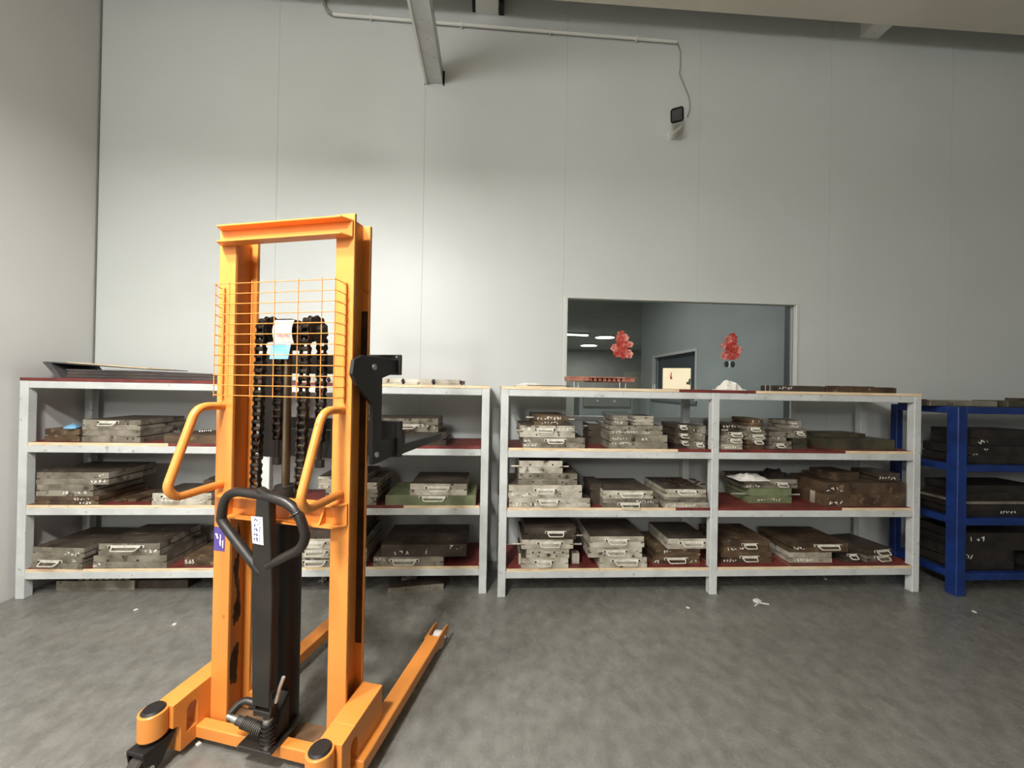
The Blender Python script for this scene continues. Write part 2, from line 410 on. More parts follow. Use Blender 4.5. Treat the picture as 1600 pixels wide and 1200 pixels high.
def obox(mb, c, ax, ay, az, x0,x1,y0,y1,z0,z1):
    pts = [(x0,y0,z0),(x1,y0,z0),(x1,y1,z0),(x0,y1,z0),(x0,y0,z1),(x1,y0,z1),(x1,y1,z1),(x0,y1,z1)]
    return mb.add(orient(c, ax, ay, az, pts), [(0,3,2,1),(4,5,6,7),(0,1,5,4),(1,2,6,5),(2,3,7,6),(3,0,4,7)])
obox(MB(), f0, sx, dr_, sz_, -.043,.043,-.19,-.002,-.043,.043).build('camera_body', M['white'], e, bevel=.014)
obox(MB(), f0, sx, dr_, sz_, -.045,.045,-.004,.012,-.046,.048).build('face_plate', M['blackm'], e, bevel=.012)
MB().cyl(f0+dr_*.012, f0+dr_*.016, .018, n=16).build('lens', M['black'], e)
MB().tube(fillet([f1+Vector((-.02,-.08,-.03)), Vector((.05,-.09,.03)), Vector((0,-.02,0))], .03), .012).build('bracket_arm', M['white'], e, smooth=True)
MB().cyl((0,-.024,0), (0,0,0), .034, n=16).build('wall_base', M['white'], e, smooth=True)

# ================================================================== RACKS
ZB = [1.345, .953, .571, .181]          # board tops
ZNAME = ['top', 'upper shelf', 'middle shelf', 'bottom shelf']
BT = .018; RH = .045; PW = .05
def rack(name, label, x0, xm, x1, yf, D, segs, mname='galv'):
    e = empty(name, (x0, yf, 0), 0, label, 'rack', 'grey steel mould racks')
    W = x1-x0; m_ = M[mname]; zt = ZB[0]-BT
    pxs = [0, xm-x0-PW/2, W-PW]
    for px in pxs:
        MB().box(px, px+PW, 0, PW, 0, zt).build('post', m_, e, bevel=.003)
        MB().box(px, px+PW, D-PW, D, 0, zt).build('post', m_, e, bevel=.003)
    for zb in ZB:
        zr = zb-BT
        for i in range(2):
            a, b = pxs[i]+PW, pxs[i+1]
            MB().box(a, b, .002, .042, zr-RH, zr).build('front_rail', m_, e, bevel=.003)
            MB().box(a, b, D-.042, D-.002, zr-RH, zr).build('back_rail', m_, e, bevel=.003)
        for px in pxs:
            MB().box(px+.004, px+PW-.004, PW, D-PW, zr-RH, zr).build('side_rail', m_, e, bevel=.003)
    for lv, ss in enumerate(segs):
        for (u0, u1, red) in ss:
            a = max(.0 if lv == 0 else .012, aty(u0, 700, yf).x-x0); b = min(W-(.0 if lv == 0 else .012), aty(u1, 700, yf).x-x0)
            zb = ZB[lv]; mb = MB()
            ya = .0 if lv == 0 else .003
            if lv == 0: mb.box(a+.001, b-.001, ya, D, zb-BT, zb)
            else:
                # board notched around the posts: front strip between posts, body behind
                cuts = [(p-.004, p+PW+.004) for p in pxs]
                poly = []; xs = []
                cur = a+.001; yfr = ya; end = b-.001
                segsx = []
                for (c0, c1) in cuts:
                    if c1 <= cur or c0 >= end: continue
                    if c0 > cur: segsx.append((cur, c0))
                    cur = max(cur, c1)
                if cur < end: segsx.append((cur, end))
                pts = [(a+.001, D-PW-.004), (a+.001, PW+.004)]
                for (q0, q1) in segsx:
                    pts += [(q0, PW+.004), (q0, ya), (q1, ya), (q1, PW+.004)]
                pts += [(end, PW+.004), (end, D-PW-.004)]
                cl = []
                for p in pts:
                    if not cl or (abs(p[0]-cl[-1][0])+abs(p[1]-cl[-1][1])) > 1e-5: cl.append(p)
                mb.prism(cl, zb-BT, zb, 'z')
            o = mb.build('board', [M['red'], M['wood']], e)
            if not red:
                for p in o.data.polygons:
                    if abs(p.normal.z) < .5: p.material_index = 1
    return e
Y1 = 2.512; Y2 = 2.468; DP = .43
X1a, X1b = -2.852, -.002; X2a, X2b = .070, 2.924
rack('metal_rack', 'long grey steel rack with red boards behind the orange stacker', X1a, -1.40, X1b, Y1, DP,
     [[(20,345,1),(345,560,1),(560,725,0),(725,770,0)], [(20,262,0),(262,560,1),(560,765,1)], [(20,108,0),(108,345,0),(345,632,1),(632,765,0)], [(20,345,0),(345,630,0),(630,765,0)]])
rack('metal_rack', 'grey steel rack with red boards under the window, right of the stacker', X2a, 1.486, X2b, Y2, DP,
     [[(775,1060,0),(1060,1180,1),(1180,1450,0)], [(775,1060,0),(1060,1322,1),(1322,1450,0)], [(775,1058,0),(1058,1318,1),(1318,1450,0)], [(775,940,0),(940,1117,0),(1117,1240,0),(1240,1450,0)]])

# ------------------------------------------------------------------ moulds
def scribble(mb, x, z, w, h, seed, y=-.0006, n=None, t=.0042):
    """unreadable hand-written marks: short strokes grouped into characters"""
    r = random.Random(seed); n = n or max(2, int(w/(h*.95))); cw = w/n
    for i in range(n):
        cx = x+i*cw; a = cw*.78
        pts = [(cx+r.random()*a, z+r.random()*h) for _ in range(r.choice((3,4,5)))]
        for p, q in zip(pts, pts[1:]):
            dx, dz = q[0]-p[0], q[1]-p[1]; L = math.hypot(dx, dz)
            if L < .002: continue
            nx, nz = -dz/L*t/2, dx/L*t/2
            mb.prism([(p[0]+nx,p[1]+nz),(q[0]+nx,q[1]+nz),(q[0]-nx,q[1]-nz),(p[0]-nx,p[1]-nz)], y-.0005, y+.0008, 'y')
    return mb
def plate_profile(w, h, notch, top):
    m_, n_ = min(.02, w*.12), min(.006, h*.25)
    a, b = -w/2, w/2
    if not notch: return [(a,0),(b,0),(b,h),(a,h)]
    if top: return [(a,0),(b,0),(b,h-n_),(b-m_,h-n_),(b-m_,h),(a+m_,h),(a+m_,h-n_),(a,h-n_)]
    return [(a,0),(b,0),(b,h),(a,h)]
NM = [0]
def mould(label, x0, x1, yf, z0, h, depth, mt='m_mid', yaw=0, plates=2, handle=None, chalk=(), bolts=(), rods=(), group=None, notch=True, lit=None):
    NM[0] += 1; w = x1-x0
    e = empty('steel_mould', ((x0+x1)/2, yf, z0), math.radians(yaw), label, 'mould', group)
    ph = h/plates
    for k in range(plates):
        mb = MB(); last = k == plates-1; ins = .0015*(k % 2); zz = .0006
        prof = plate_profile(w-2*ins, ph-zz, notch and not last, True)
        mb.prism([(p[0], p[1]+k*ph) for p in prof], ins, depth-ins, 'y')
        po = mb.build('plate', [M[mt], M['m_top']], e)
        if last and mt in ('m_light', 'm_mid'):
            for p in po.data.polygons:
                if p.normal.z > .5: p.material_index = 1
    if handle:
        hx, hz, hwid = handle[:3]; hx *= w; hz *= h      # centre as fraction, width in metres
        hh = hwid/2
        dz = .016
        ho = MB().tube(fillet([(hx-hh*.95,-.004,hz), (hx-hh*.8,-.03,hz-dz), (hx+hh*.8,-.03,hz-dz), (hx+hh*.95,-.004,hz)], .008, 3), .0034, n=6).build('handle', M['m_plate'], e, smooth=True)
        MB().box(hx-hh*1.25, hx+hh*1.25, -.0035, -.0002, hz-.006, hz+.010).build('handle_plate', M['m_plate'], ho)
        for q in (-1, 1):
            MB().cyl((hx+q*hh*1.1, -.0035, hz+.002), (hx+q*hh*1.1, -.009, hz+.002), .0055, n=8).build('bolt', M['hole'], ho)
    if chalk:
        mb = MB()
        for (fx, fz, cw, ch, sd) in chalk: scribble(mb, fx*w, fz*h, cw, ch, sd)
        mb.build('chalk_marks', M['chalk'], e)
    for (fx, fz) in bolts:
        MB().cyl((fx*w, .002, fz*h), (fx*w, -.001, fz*h), .0055, n=8).build('bolt_hole', M['hole'], e)
    for (s, fz, L) in rods:
        MB().cyl((s*w/2, .03, fz*h), (s*(w/2+L), .03, fz*h), .0055, n=8).build('guide_pin', M['m_light'], e)
    return e
ORD = {1: ['only mould'], 2: ['lower', 'upper'], 3: ['bottom', 'middle', 'top'], 4: ['bottom', 'second', 'third', 'top']}
def stack(lv, desc, vbot, items, yf=None, group=None, rk=2):
    """items bottom to top: dict(u=(u0,u1), h=px, ...)"""
    zb = ZB[lv]; um = sum(items[0]['u'])/2
    ylo = (Y2 if rk == 2 else Y1)
    if yf is None:
        yf = atz(um, vbot, zb).y if zb < 1.2 else ylo+.05
        yf = max(ylo+.006, min(ylo+.22, yf))
    z = zb
    n = len(items)
    for k, it in enumerate(items):
        y = yf+it.get('dy', 0)
        xa = aty(it['u'][0], vbot, y).x; xb = aty(it['u'][1], vbot, y).x
        h = it['h']/ppm((xa+xb)/2, y)
        d = it.get('d', .34); d = min(d, ylo+DP-.055-y) if lv else d
        pos = ORD[min(n,4)][k] if n > 1 else ''
        look = it.get('look', 'grey steel mould')
        lab = f"{look}, {pos} of {desc}" if n > 1 else f"{look}, {desc}"
        mould(lab, xa, xb, y, z, h, d, it.get('m', 'm_mid'), it.get('yaw', 0), it.get('p', 2), it.get('hd'), it.get('ch', ()), it.get('bo', ()), it.get('ro', ()), 'moulds on the ' + ('right' if rk == 2 else 'left') + ' rack')
        z += h+.0004
def I(u0, u1, h, m='m_mid', **k): return dict(u=(u0, u1), h=h, m=m, **k)
hd = lambda x=0, z=.62, w=.12: (x, z, w)

# right rack, upper shelf
stack(1, 'first stack, right rack upper shelf', 701, [
    I(817,914,16.5,'m_mid',hd=hd(.02,.72,.115),ch=[(-.48,.52,.05,.02,1),(-.48,.08,.09,.022,2)],bo=[(.18,.2)],look='grey mould with handle'),
    I(812,898,18.5,'m_light',hd=hd(-.05,.66,.11),ch=[(-.47,.58,.06,.02,3),(.2,.55,.09,.02,4)],bo=[(-.2,.2),(.2,.2)],ro=[(-1,.5,.02),(1,.45,.02)],look='pale mould with handle'),
    I(834,886,15.5,'m_rust',ch=[(-.42,.58,.17,.02,5),(-.3,.1,.12,.02,6)],ro=[(-1,.75,.05),(1,.6,.05)],look='brown written mould with side pins')])
stack(1, 'standing behind the written stack on right rack upper shelf', 697, [
    I(919,953,32,'m_dark',p=3,d=.2,dy=.10,ro=[(-1,.85,.03)],look='dark oily mould')])
stack(1, 'wide written stack, right rack upper shelf', 703, [
    I(952,1043,22,'m_mid',p=2,ch=[(-.45,.62,.1,.016,7),(-.45,.3,.13,.016,8),(.0,.6,.06,.016,9)],look='wide stained mould'),
    I(952,1035,14,'m_mid',bo=[(-.2,.5),(.2,.5)],ch=[(-.45,.15,.17,.016,10),(.12,.1,.05,.016,11)],look='grey mould')])
yq = Y2+.02
def on_top(label, u0, u1, vtop, vbot, yf, z0, mt, d=.2, **k):
    xa = aty(u0, vbot, yf).x; xb = aty(u1, vbot, yf).x; h = (vbot-vtop)/ppm((xa+xb)/2, yf)
    return mould(label, xa, xb, yf, z0, h, d, mt, group='moulds on the ' + ('right' if u0 > 780 else 'left') + ' rack', **k)
zst = ZB[1]+36/ppm(1.0, Y2+.01)+.001
on_top('small grey mould, left one lying on the wide written stack', 957, 981, 652.5, 667.5, Y2+.02, zst, 'm_mid', chalk=[(-.4,.55,.06,.018,12),(-.4,.1,.06,.018,13)])
on_top('small pale mould, right one lying on the wide written stack', 990, 1021, 652, 666.5, Y2+.04, zst, 'm_light', plates=3, d=.16)
stack(1, 'dark stack by middle post, right rack upper shelf', 700, [
    I(1053,1077,13,'m_dark',hd=hd(.2,.7,.05),d=.2,look='dark small mould'), I(1053,1077,12,'m_dark',hd=hd(.15,.6,.06),d=.2,look='dark small mould'), I(1053,1075,12,'m_dark',hd=hd(.1,.7,.05),d=.2,look='dark small mould')])
stack(1, 'next to middle post on right rack upper shelf', 701.5, [
    I(1077.5,1102,36,'m_mid',p=3,d=.2,ch=[(-.35,.75,.075,.02,14),(.0,.58,.03,.016,15)],hd=hd(.1,.22,.05),look='tall grey mould with two chalk lines')])
stack(1, 'stack right of middle post, right rack upper shelf', 702, [
    I(1127,1160,8,'m_light',p=1,ch=[(-.45,.15,.1,.016,16)],d=.22,look='thin pale mould'), I(1126,1160,9.5,'m_mid',hd=hd(.15,.7,.08),d=.22,look='grey mould'),
    I(1127,1161,9.5,'m_mid',hd=hd(.15,.7,.08),d=.22,look='grey mould'), I(1126,1152,13,'m_dark',ch=[(-.4,.45,.1,.018,17),(-.45,.08,.05,.012,18)],d=.22,look='dark written mould')])
stack(1, 'narrow tower of four, right rack upper shelf', 702, [
    I(1167,1194,15,'m_rust',hd=hd(.1,.85,.06),d=.2,look='brown mould'), I(1161.5,1197,11,'m_mid',hd=hd(.1,.55,.08),d=.2,look='grey mould'),
    I(1161.5,1195,10,'m_mid',hd=hd(0,.6,.07),d=.2,look='grey mould'), I(1171,1192,11.5,'m_rust',ch=[(-.3,.4,.055,.02,19)],d=.2,look='small brown written mould')])
stack(1, 'low pair right of the tower, right rack upper shelf', 701.5, [
    I(1202,1237,12,'m_mid',hd=hd(-.05,.55,.06),d=.22,look='grey mould'), I(1202,1228,15,'m_mid',ch=[(-.35,.2,.06,.018,20)],d=.22,look='grey written mould')])
stack(1, 'right end small tower, right rack upper shelf', 701.5, [
    I(1239,1261,17,'m_olive',d=.2,look='olive block mould'), I(1230,1260,14,'m_mid',hd=hd(.1,.6,.05),d=.2,look='grey mould'), I(1231,1252,13,'m_mid',ch=[(-.4,.55,.06,.014,21),(-.35,.15,.06,.014,22)],d=.2,look='small written mould')])
stack(1, 'by the end post on right rack upper shelf', 702, [
    I(1292,1398,15,'m_olive',p=1,d=.3,look='long dark olive mould'), I(1282,1352,6,'m_olive',p=1,d=.2,dy=.12,look='thin olive plate')])
# right rack, middle shelf
stack(2, 'first stack, right rack middle shelf', 798.5, [
    I(795,922,15,'m_light',hd=hd(-.02,.66,.125),ch=[(-.46,.1,.16,.022,23)],look='pale wide mould'),
    I(794,909,20,'m_light',hd=hd(.0,.6,.12),ch=[(-.46,.08,.18,.022,24)],bo=[(-.22,.3),(.2,.3)],look='pale mould with handle'),
    I(809,901,18,'m_mid',bo=[(-.3,.75),(-.17,.75),(.2,.75),(.33,.75),(-.25,.25),(.25,.25)],look='grey mould with bolt holes'),
    I(810,878,19.5,'m_light',bo=[(-.25,.68),(.27,.68)],ro=[(-1,.48,.05),(1,.48,.045)],look='bright mould with side pins')])
stack(2, 'second stack, right rack middle shelf', 794, [
    I(942,1029,13.5,'m_mid',hd=hd(-.02,.4,.13),ch=[(.1,.5,.12,.018,25)],look='grey mould with handle'), I(942,1020,13,'m_light',hd=hd(.06,.6,.16),ch=(),bo=[(-.36,.3)],look='pale mould with brown top')])
stack(2, 'half hidden behind the second stack on right rack middle shelf', 789, [I(922,940,32,'m_dark',p=3,d=.2,dy=.02,look='dark narrow mould')])
stack(2, 'stack left of middle post, right rack middle shelf', 793.5, [
    I(1038,1107,8,'m_light',ch=[(-.48,.1,.08,.02,26),(-.1,.1,.1,.02,27)],look='pale mould'), I(1038,1106,8,'m_mid',look='thin grey mould'), I(1038,1103,12.5,'m_light',hd=hd(.02,.72,.13),ch=[(-.15,.12,.1,.018,28)],look='pale mould with dirty top')])
stack(2, 'pair right of middle post, right rack middle shelf', 786, [
    I(1170,1237,23,'m_green',ch=[(-.3,.12,.17,.02,29)],ro=[(-1,.55,.11),(1,.5,.08)],d=.3,look='green mould with side rods'), I(1162,1246,14,'m_mid',hd=hd(.2,.5,.08),ch=[(-.47,.1,.11,.022,30)],d=.3,look='grey mould with handle')])
stack(2, 'long pair by end post, right rack middle shelf', 791, [
    I(1287,1416,18.5,'m_rust',p=1,ch=[(-.44,.12,.11,.03,31)],bo=[(-.2,.82),(.2,.82)],d=.3,look='long brown mould'), I(1287,1416,18,'m_rust',p=1,ch=[(-.47,.25,.13,.03,32)],d=.3,look='long brown mould')])
zt2 = ZB[2]+36.5/ppm(3.0, Y2+.05)+.001
on_top('small dark mould with chalk line, on the long brown pair', 1371, 1407, 741.5, 754, Y2+.07, zt2, 'm_dark', chalk=[(-.45,.2,.13,.02,33)], d=.2)
on_top('rounded brown mould lying at the left on the long brown pair', 1304, 1345, 742, 754, Y2+.09, zt2, 'm_rust', plates=1, d=.2, yaw=8, notch=False)
on_top('small cream block left of the long brown pair', 1272, 1281, 760, 779, Y2+.11, ZB[2], 'm_light', plates=1, d=.035, notch=False)
# right rack, bottom shelf
stack(3, 'first stack, right rack bottom shelf', 892.5, [
    I(814,888,16,'m_light',hd=hd(-.02,.62,.1),ch=[(-.32,.1,.03,.014,34)],look='pale mould'), I(822,889,14,'m_light',bo=[(-.35,.6),(-.2,.6),(.15,.6),(.35,.6),(-.22,.2),(.2,.2)],look='pale mould with bolt holes'),
    I(814,895,14.5,'m_light',hd=hd(.05,.62,.14),ro=[(-1,.35,.06),(1,.3,.06)],look='bright mould with pins'), I(819,899,18,'m_dark',hd=hd(.1,.6,.11),ro=[(1,.2,.05)],look='dark mould')])
for s, u in ((-1, 815.5), (1, 899.5)):
    p = aty(u, 880, Y2+.02); e = empty('spacer_block', (p.x, Y2+.06, ZB[3]+.0008), 0, 'small pale steel block ' + ('left' if s < 0 else 'right') + ' of the first stack, right rack bottom shelf', 'block')
    MB().box(-.016 if s > 0 else -.034, .034 if s > 0 else -.003, 0, .05, 0, .07).build('block_body', M['m_light'], e, bevel=.002) if s > 0 else MB().box(-.018, -.004, 0, .05, 0, .07).build('block_body', M['m_light'], e, bevel=.002)
stack(3, 'second stack, right rack bottom shelf', 887.5, [
    I(936.5,1011,16,'m_light',hd=hd(.05,.68,.16),look='pale mould'), I(919,1003,15.5,'m_light',hd=hd(.0,.6,.13),bo=[(-.2,.2)],look='pale notched mould'), I(921,1006,17,'m_light',hd=hd(.0,.62,.13),look='pale mould with dark top')])
stack(3, 'stack left of middle post, right rack bottom shelf', 881, [
    I(1019,1093,12.5,'m_rust',hd=hd(.0,.6,.13),ch=[(-.45,.1,.04,.02,35),(.3,.15,.05,.02,36)],look='brown mould with handle'), I(1025,1094,10.5,'m_rust',ch=[(-.35,.4,.06,.018,37)],look='thin brown mould'), I(1043,1108,16,'m_light',hd=hd(.08,.6,.15),look='pale mould')])
stack(3, 'stack right of middle post, right rack bottom shelf', 879.5, [
    I(1127,1206,17,'m_rust',hd=hd(.05,.5,.11),ch=[(-.46,.1,.1,.02,38)],look='brown mould'), I(1131,1203,18.5,'m_rust',hd=hd(.05,.6,.09),ch=[(-.42,.12,.12,.022,39)],look='brown mould with dark top')])
stack(3, 'wide pair, right rack bottom shelf', 879, [
    I(1233,1300,16,'m_light',ch=[(-.4,.1,.15,.02,40)],look='pale spotted mould'), I(1236,1325,14,'m_rust',hd=hd(.14,.7,.16),ch=[(-.47,.3,.09,.02,41)],look='rusty mould with handle')])
on_top('small dark mould between wide pair and end post, right rack bottom shelf', 1317, 1345, 871, 884, Y2+.05, ZB[3], 'm_dark', d=.15, handle=(0,.9,.06))
p0 = atz(1396, 886, ZB[3])
for k, (lab, dz, hh, mm) in enumerate((('slanting thin mould with handle, lower one at the end post', 0, .042, 'm_mid'), ('slanting dark plate with handle, upper one at the end post', .0425, .038, 'm_dark'))):
    mould(lab, 2.60, 2.83, Y2+.075, ZB[3]+dz, hh, .28, mm, yaw=9, plates=2 if k == 0 else 1, handle=(.1,.6,.11), group='moulds on the right rack')

# left rack, upper shelf
stack(1, 'left pair, left rack upper shelf', 691, [
    I(128,219,19.5,'m_mid',bo=[(.28,.3),(.38,.3)],look='grey scratched mould'), I(128,219,15.5,'m_mid',hd=hd(-.05,.72,.1),bo=[(.28,.6)],d=.36,look='grey mould with handle')], rk=1)
stack(1, 'at the left end of left rack upper shelf', 689, [I(69,124,19,'m_rust',d=.2,p=2,look='brown ribbed mould under the blue rag')], rk=1)
stack(1, 'partly behind the stacker handle on left rack upper shelf', 697, [I(256,352,13,'m_rust',p=1,d=.28,look='brown plate with loose fittings')], rk=1)
stack(1, 'pair right of mast, left rack upper shelf', 698, [
    I(560,697,21,'m_dark',d=.3,look='dark mould'), I(520,684,21,'m_mid',ch=[(.38,.25,.08,.03,42)],hd=(.08,.45,.3),d=.26,look='grey mould with long bright bar')], rk=1, yf=Y1+.02)
# left rack, middle shelf
stack(2, 'first stack, left rack middle shelf', 789.5, [
    I(54,154,13.5,'m_rust',ch=[(.1,.5,.1,.018,43),(.2,.1,.07,.016,44)],look='brown mould'), I(56,145,18,'m_mid',ch=[(-.05,.15,.06,.02,45),(.16,.12,.08,.024,46)],look='grey written mould'), I(55.5,169,19,'m_mid',p=2,ch=[(.36,.6,.04,.02,47),(.24,.1,.1,.022,48)],look='wide grey mould')], rk=1)
stack(2, 'beside the loose bars on left rack middle shelf', 790.5, [I(237,330,18.5,'m_light',hd=hd(-.15,.7,.11),ch=[(-.48,.15,.19,.03,49),(.24,.15,.07,.022,50)],d=.25,look='pale written mould')], rk=1)
stack(2, 'stack behind the mast, left rack middle shelf', 789, [
    I(508,588,12,'m_mid',look='grey mould'), I(508,590,13,'m_mid',ch=[(-.45,.2,.05,.02,51)],look='grey mould'), I(497,588,10,'m_light',ch=[(-.48,.1,.07,.016,52)],look='pale mould'), I(496,570,9,'m_light',bo=[(-.2,.4)],look='pale thin mould')], rk=1)
stack(2, 'pair at right end, left rack middle shelf', 792.5, [
    I(602,743,15.5,'m_green',p=1,hd=hd(.03,.78,.15),look='green mould with handle'), I(640,729,18,'m_light',hd=hd(.0,.65,.14),look='pale mould with handle')], rk=1)
# left rack, bottom shelf
stack(3, 'first pair, left rack bottom shelf', 892, [
    I(45,131,18,'m_mid',hd=hd(-.12,.6,.12),ch=[(.3,.6,.03,.02,53)],yaw=-4,look='grey mould'), I(46,134,15,'m_mid',ch=[(.12,.2,.1,.02,54)],yaw=-4,look='grey mould with chalk marks')], rk=1)
stack(3, 'second pair, left rack bottom shelf', 892.5, [
    I(145,260,20,'m_mid',bo=[(-.3,.6),(.1,.6)],ch=[(-.5,.1,.05,.03,55)],look='grey wide mould'), I(153,249,18.5,'m_mid',hd=hd(-.05,.72,.17),ch=[(.25,.2,.08,.022,56)],look='tan mould with handle')], rk=1)
stack(3, 'just left of the mast on left rack bottom shelf', 884, [I(288,370,14,'m_rust',p=1,ch=[(.05,.25,.14,.02,57)],d=.26,look='brown flat mould')], rk=1)
stack(3, 'stack behind the mast, left rack bottom shelf', 894, [
    I(466,572,13.5,'m_mid',hd=hd(-.25,.6,.13),look='grey mould'), I(466,572,15,'m_light',hd=hd(-.25,.65,.13),look='pale mould'), I(470,570,15,'m_light',hd=hd(-.3,.55,.13),look='pale mould'), I(474,566,14,'m_dark',p=1,d=.3,look='dark mould')], rk=1)
stack(3, 'pair at right end, left rack bottom shelf', 886.5, [
    I(583,693,14.5,'m_mid',hd=hd(-.06,.6,.15),ch=[(-.47,.55,.07,.022,58)],look='grey mould with handle'), I(595,728,19,'m_dark',p=1,ch=[(-.35,.15,.1,.03,59),(.3,.55,.1,.03,60),(.02,.2,.008,.06,61)],d=.36,look='big dark written mould')], rk=1)
# readable number on the flat mould left of the mast
def text(name, body, size, parent, loc, m_, rot=(PI/2,0,0)):
    c = bpy.data.curves.new(name, 'FONT'); c.body = body; c.size = size; c.extrude = .0004
    t = bpy.data.objects.new('tmp_text', c); col.objects.link(t)
    dg = bpy.context.evaluated_depsgraph_get()
    me = bpy.data.meshes.new_from_object(t.evaluated_get(dg)); col.objects.unlink(t); bpy.data.objects.remove(t)
    me.materials.clear(); me.materials.append(m_)
    o = bpy.data.objects.new(name, me); col.objects.link(o); o.parent = parent; o.location = loc; o.rotation_euler = rot
    return o
fm = [o for o in bpy.data.objects if o.get('label', '').startswith('brown flat mould')][0]
text('chalk_number', 'S.65', .034, fm, (-.155, -.0012, .016), M['chalk'])

# moulds lying on the floor under the left rack
mould('long toothed mould on the floor under the left rack, far left', -2.72, -2.25, Y1+.10, 0, .06, .2, 'm_mid', plates=1, notch=False, group='moulds on the floor')
e = bpy.data.objects[-1] if False else None
fl_ = empty('toothed_strip', (-2.60, Y1+.11, .0605), 0, 'thin toothed steel strip lying on the floor mould under left rack', 'strip')
for k in range(8): MB().prism([(0,0),(.026,0),(.034,.022),(.008,.022)], 0, .1, 'y').build('tooth', M['m_light'], fl_).location = (k*.04, 0, 0)
mould('grey flat mould on the floor under the left rack, near the mast', -2.235, -1.93, Y1+.11, 0, .055, .2, 'm_dark', plates=1, notch=False, group='moulds on the floor')
mould('pale skewed mould on the floor under the left rack, right end', -.63, -.28, Y1+.03, 0, .042, .14, 'm_mid', yaw=9, plates=1, notch=False, group='moulds on the floor', bolts=[(-.18,.6),(.25,.6)])
e = empty('floor_scrap', (-.52, Y1+.12, .0425), .3, 'bright metal scrap lying on the skewed floor mould', 'scrap')
MB().box(-.05,.05,-.015,.015,0,.018).box(-.02,.0,-.012,.012,.018,.05).build('scrap_body', M['bright'], e, bevel=.002)
e = empty('floor_fitting', (-1.13, Y1+.16, 0), .2, 'small shiny fitting on the floor behind the mast', 'fitting')
MB().cyl((0,0,.012), (.05,.01,.02), .012).cyl((.03,0,.0), (.03,0,.05), .009).build('fitting_body', M['bright'], e)

# ------------------------------------------------------------------ loose things on the racks
# warped sheets on top of the left rack
def sheet(label, pts, th, m_, yf, d, name='thin_sheet'):
    """pts: (u,v) lower-edge profile -> warped sheet in x/z extruded in depth"""
    P = [aty(u, v, yf) for u, v in pts]; x0 = P[0].x; z0 = min(p.z for p in P)
    e = empty(name, (x0, yf, z0), 0, label, 'sheet', 'thin sheets on top of the racks')
    lowr = [(p.x-x0, p.z-z0) for p in P]; up = [(a, b+th) for a, b in reversed(lowr)]
    MB().prism(lowr+up, 0, d, 'y').build('sheet_body', m_, e); return e
zt = ZB[0]
yS = Y1+.08
def low(u, off=0):   # pixel row of the rack top at that column
    p = aty(u, 595, yS); k = ppm(p.x, yS); lo, hi = 560, 640
    for _ in range(30):
        mid = (lo+hi)/2
        if aty(u, mid, yS).z > zt: lo = mid
        else: hi = mid
    return lo-off
# pile of dark sheets with a bent grey one on top, its left flap raised
rs = random.Random(17)
e = empty('sheet_pile', (X1a+.17, yS, zt), 0, 'pile of thin dark sheets on top of the left rack', 'sheet')
for k in range(6):
    a = .0+.02*rs.random(); b = 1.40-.11*k+.05*rs.random(); z0 = .0098*k
    # each sheet sags over the shorter right end of the ones below
    MB().prism([(a,z0),(b*.6,z0*.95),(b,z0*.78),(b+.03*rs.random(),z0*.78+.005),(b*.6,z0*.95+.0085),(a,z0+.0092)], .0+.01*rs.random(), .24+.05*rs.random(), 'y').build('sheet_layer', M[('browncard','card')[k % 2]], e)
e = empty('bent_sheet', (X1a+.08, yS-.01, zt), 0, 'dark grey bent sheet with raised left flap, on the sheet pile', 'sheet')
MB().prism([(.06,.0005),(.085,.0005),(.02,.094),(.62,.0625),(.62,.068),(.0,.102),(-.03,.100)], 0, .30, 'y').build('sheet_body', M['card'], e)
MB().prism([(.12,.0975),(.60,.0690),(.60,.0725),(.12,.1015)], -.004, .2, 'y').build('pale_edge', M['wood'], e)
e = empty('alloy_bar', (aty(462,600,Y1+.03).x, Y1+.03, zt), 0, 'long pale alloy bar with dark bolts on the left rack', 'bar')
L_ = aty(728,600,Y1+.03).x-aty(462,600,Y1+.03).x
MB().box(0, L_-.03, 0, .12, 0, .010).box(0, L_-.04, .002, .11, .0102, .036).build('bar_body', M['m_light'], e, bevel=.002)
for fx in (.19, .625, .805): MB().cyl((fx*L_, .004, .022), (fx*L_, -.012, .022), .011, n=6).cyl((fx*L_, -.002, .004), (fx*L_, -.002, .037), .006, n=8).build('bolt', M['hole'], e)
MB().box(L_-.04, L_-.012, .02, .09, .005, .03).build('end_bracket', M['m_dark'], e)
# blue rag and loose fittings, left rack upper shelf
e = empty('blue_rag', (aty(111,668,Y1+.06).x, Y1+.07, ZB[1]+19/ppm(-2.5,Y1+.03)+.002), 0, 'crumpled light blue rag on a brown mould, left rack', 'rag')
mb = MB(); r = random.Random(3)
n_ = 12; top = []
for k in range(n_): t = 2*PI*k/n_; rr = .036*(.8+.4*r.random()); top.append((rr*math.cos(t)*1.2, rr*math.sin(t), .004+.008*r.random()))
mb.add([(0,0,.034)]+top+[(p[0]*.92,p[1]*.92,0) for p in top]+[(.02,.0,.03)], [(0,1+k,1+(k+1)%n_) for k in range(n_)]+[(1+k,1+n_+k,1+n_+(k+1)%n_,1+(k+1)%n_) for k in range(n_)])
mb.build('cloth', M['blue_paper'], e, smooth=True)
zz = ZB[1]+13/ppm(-1.9,Y1+.01)+.002
e = empty('coil_spring', (aty(305,680,Y1+.08).x, Y1+.1, zz), .5, 'bright loose coil spring on the brown plate behind the handle', 'spring')
MB().tube([(.001*k*1.6, .012*math.cos(k*.9), .014+.012*math.sin(k*.9)) for k in range(48)], .003, n=5).build('coil', M['bright'], e, smooth=True)
e = empty('metal_fitting', (aty(272,680,Y1+.06).x, Y1+.08, zz), -.6, 'short bright pin on the brown plate left of handle', 'fitting')
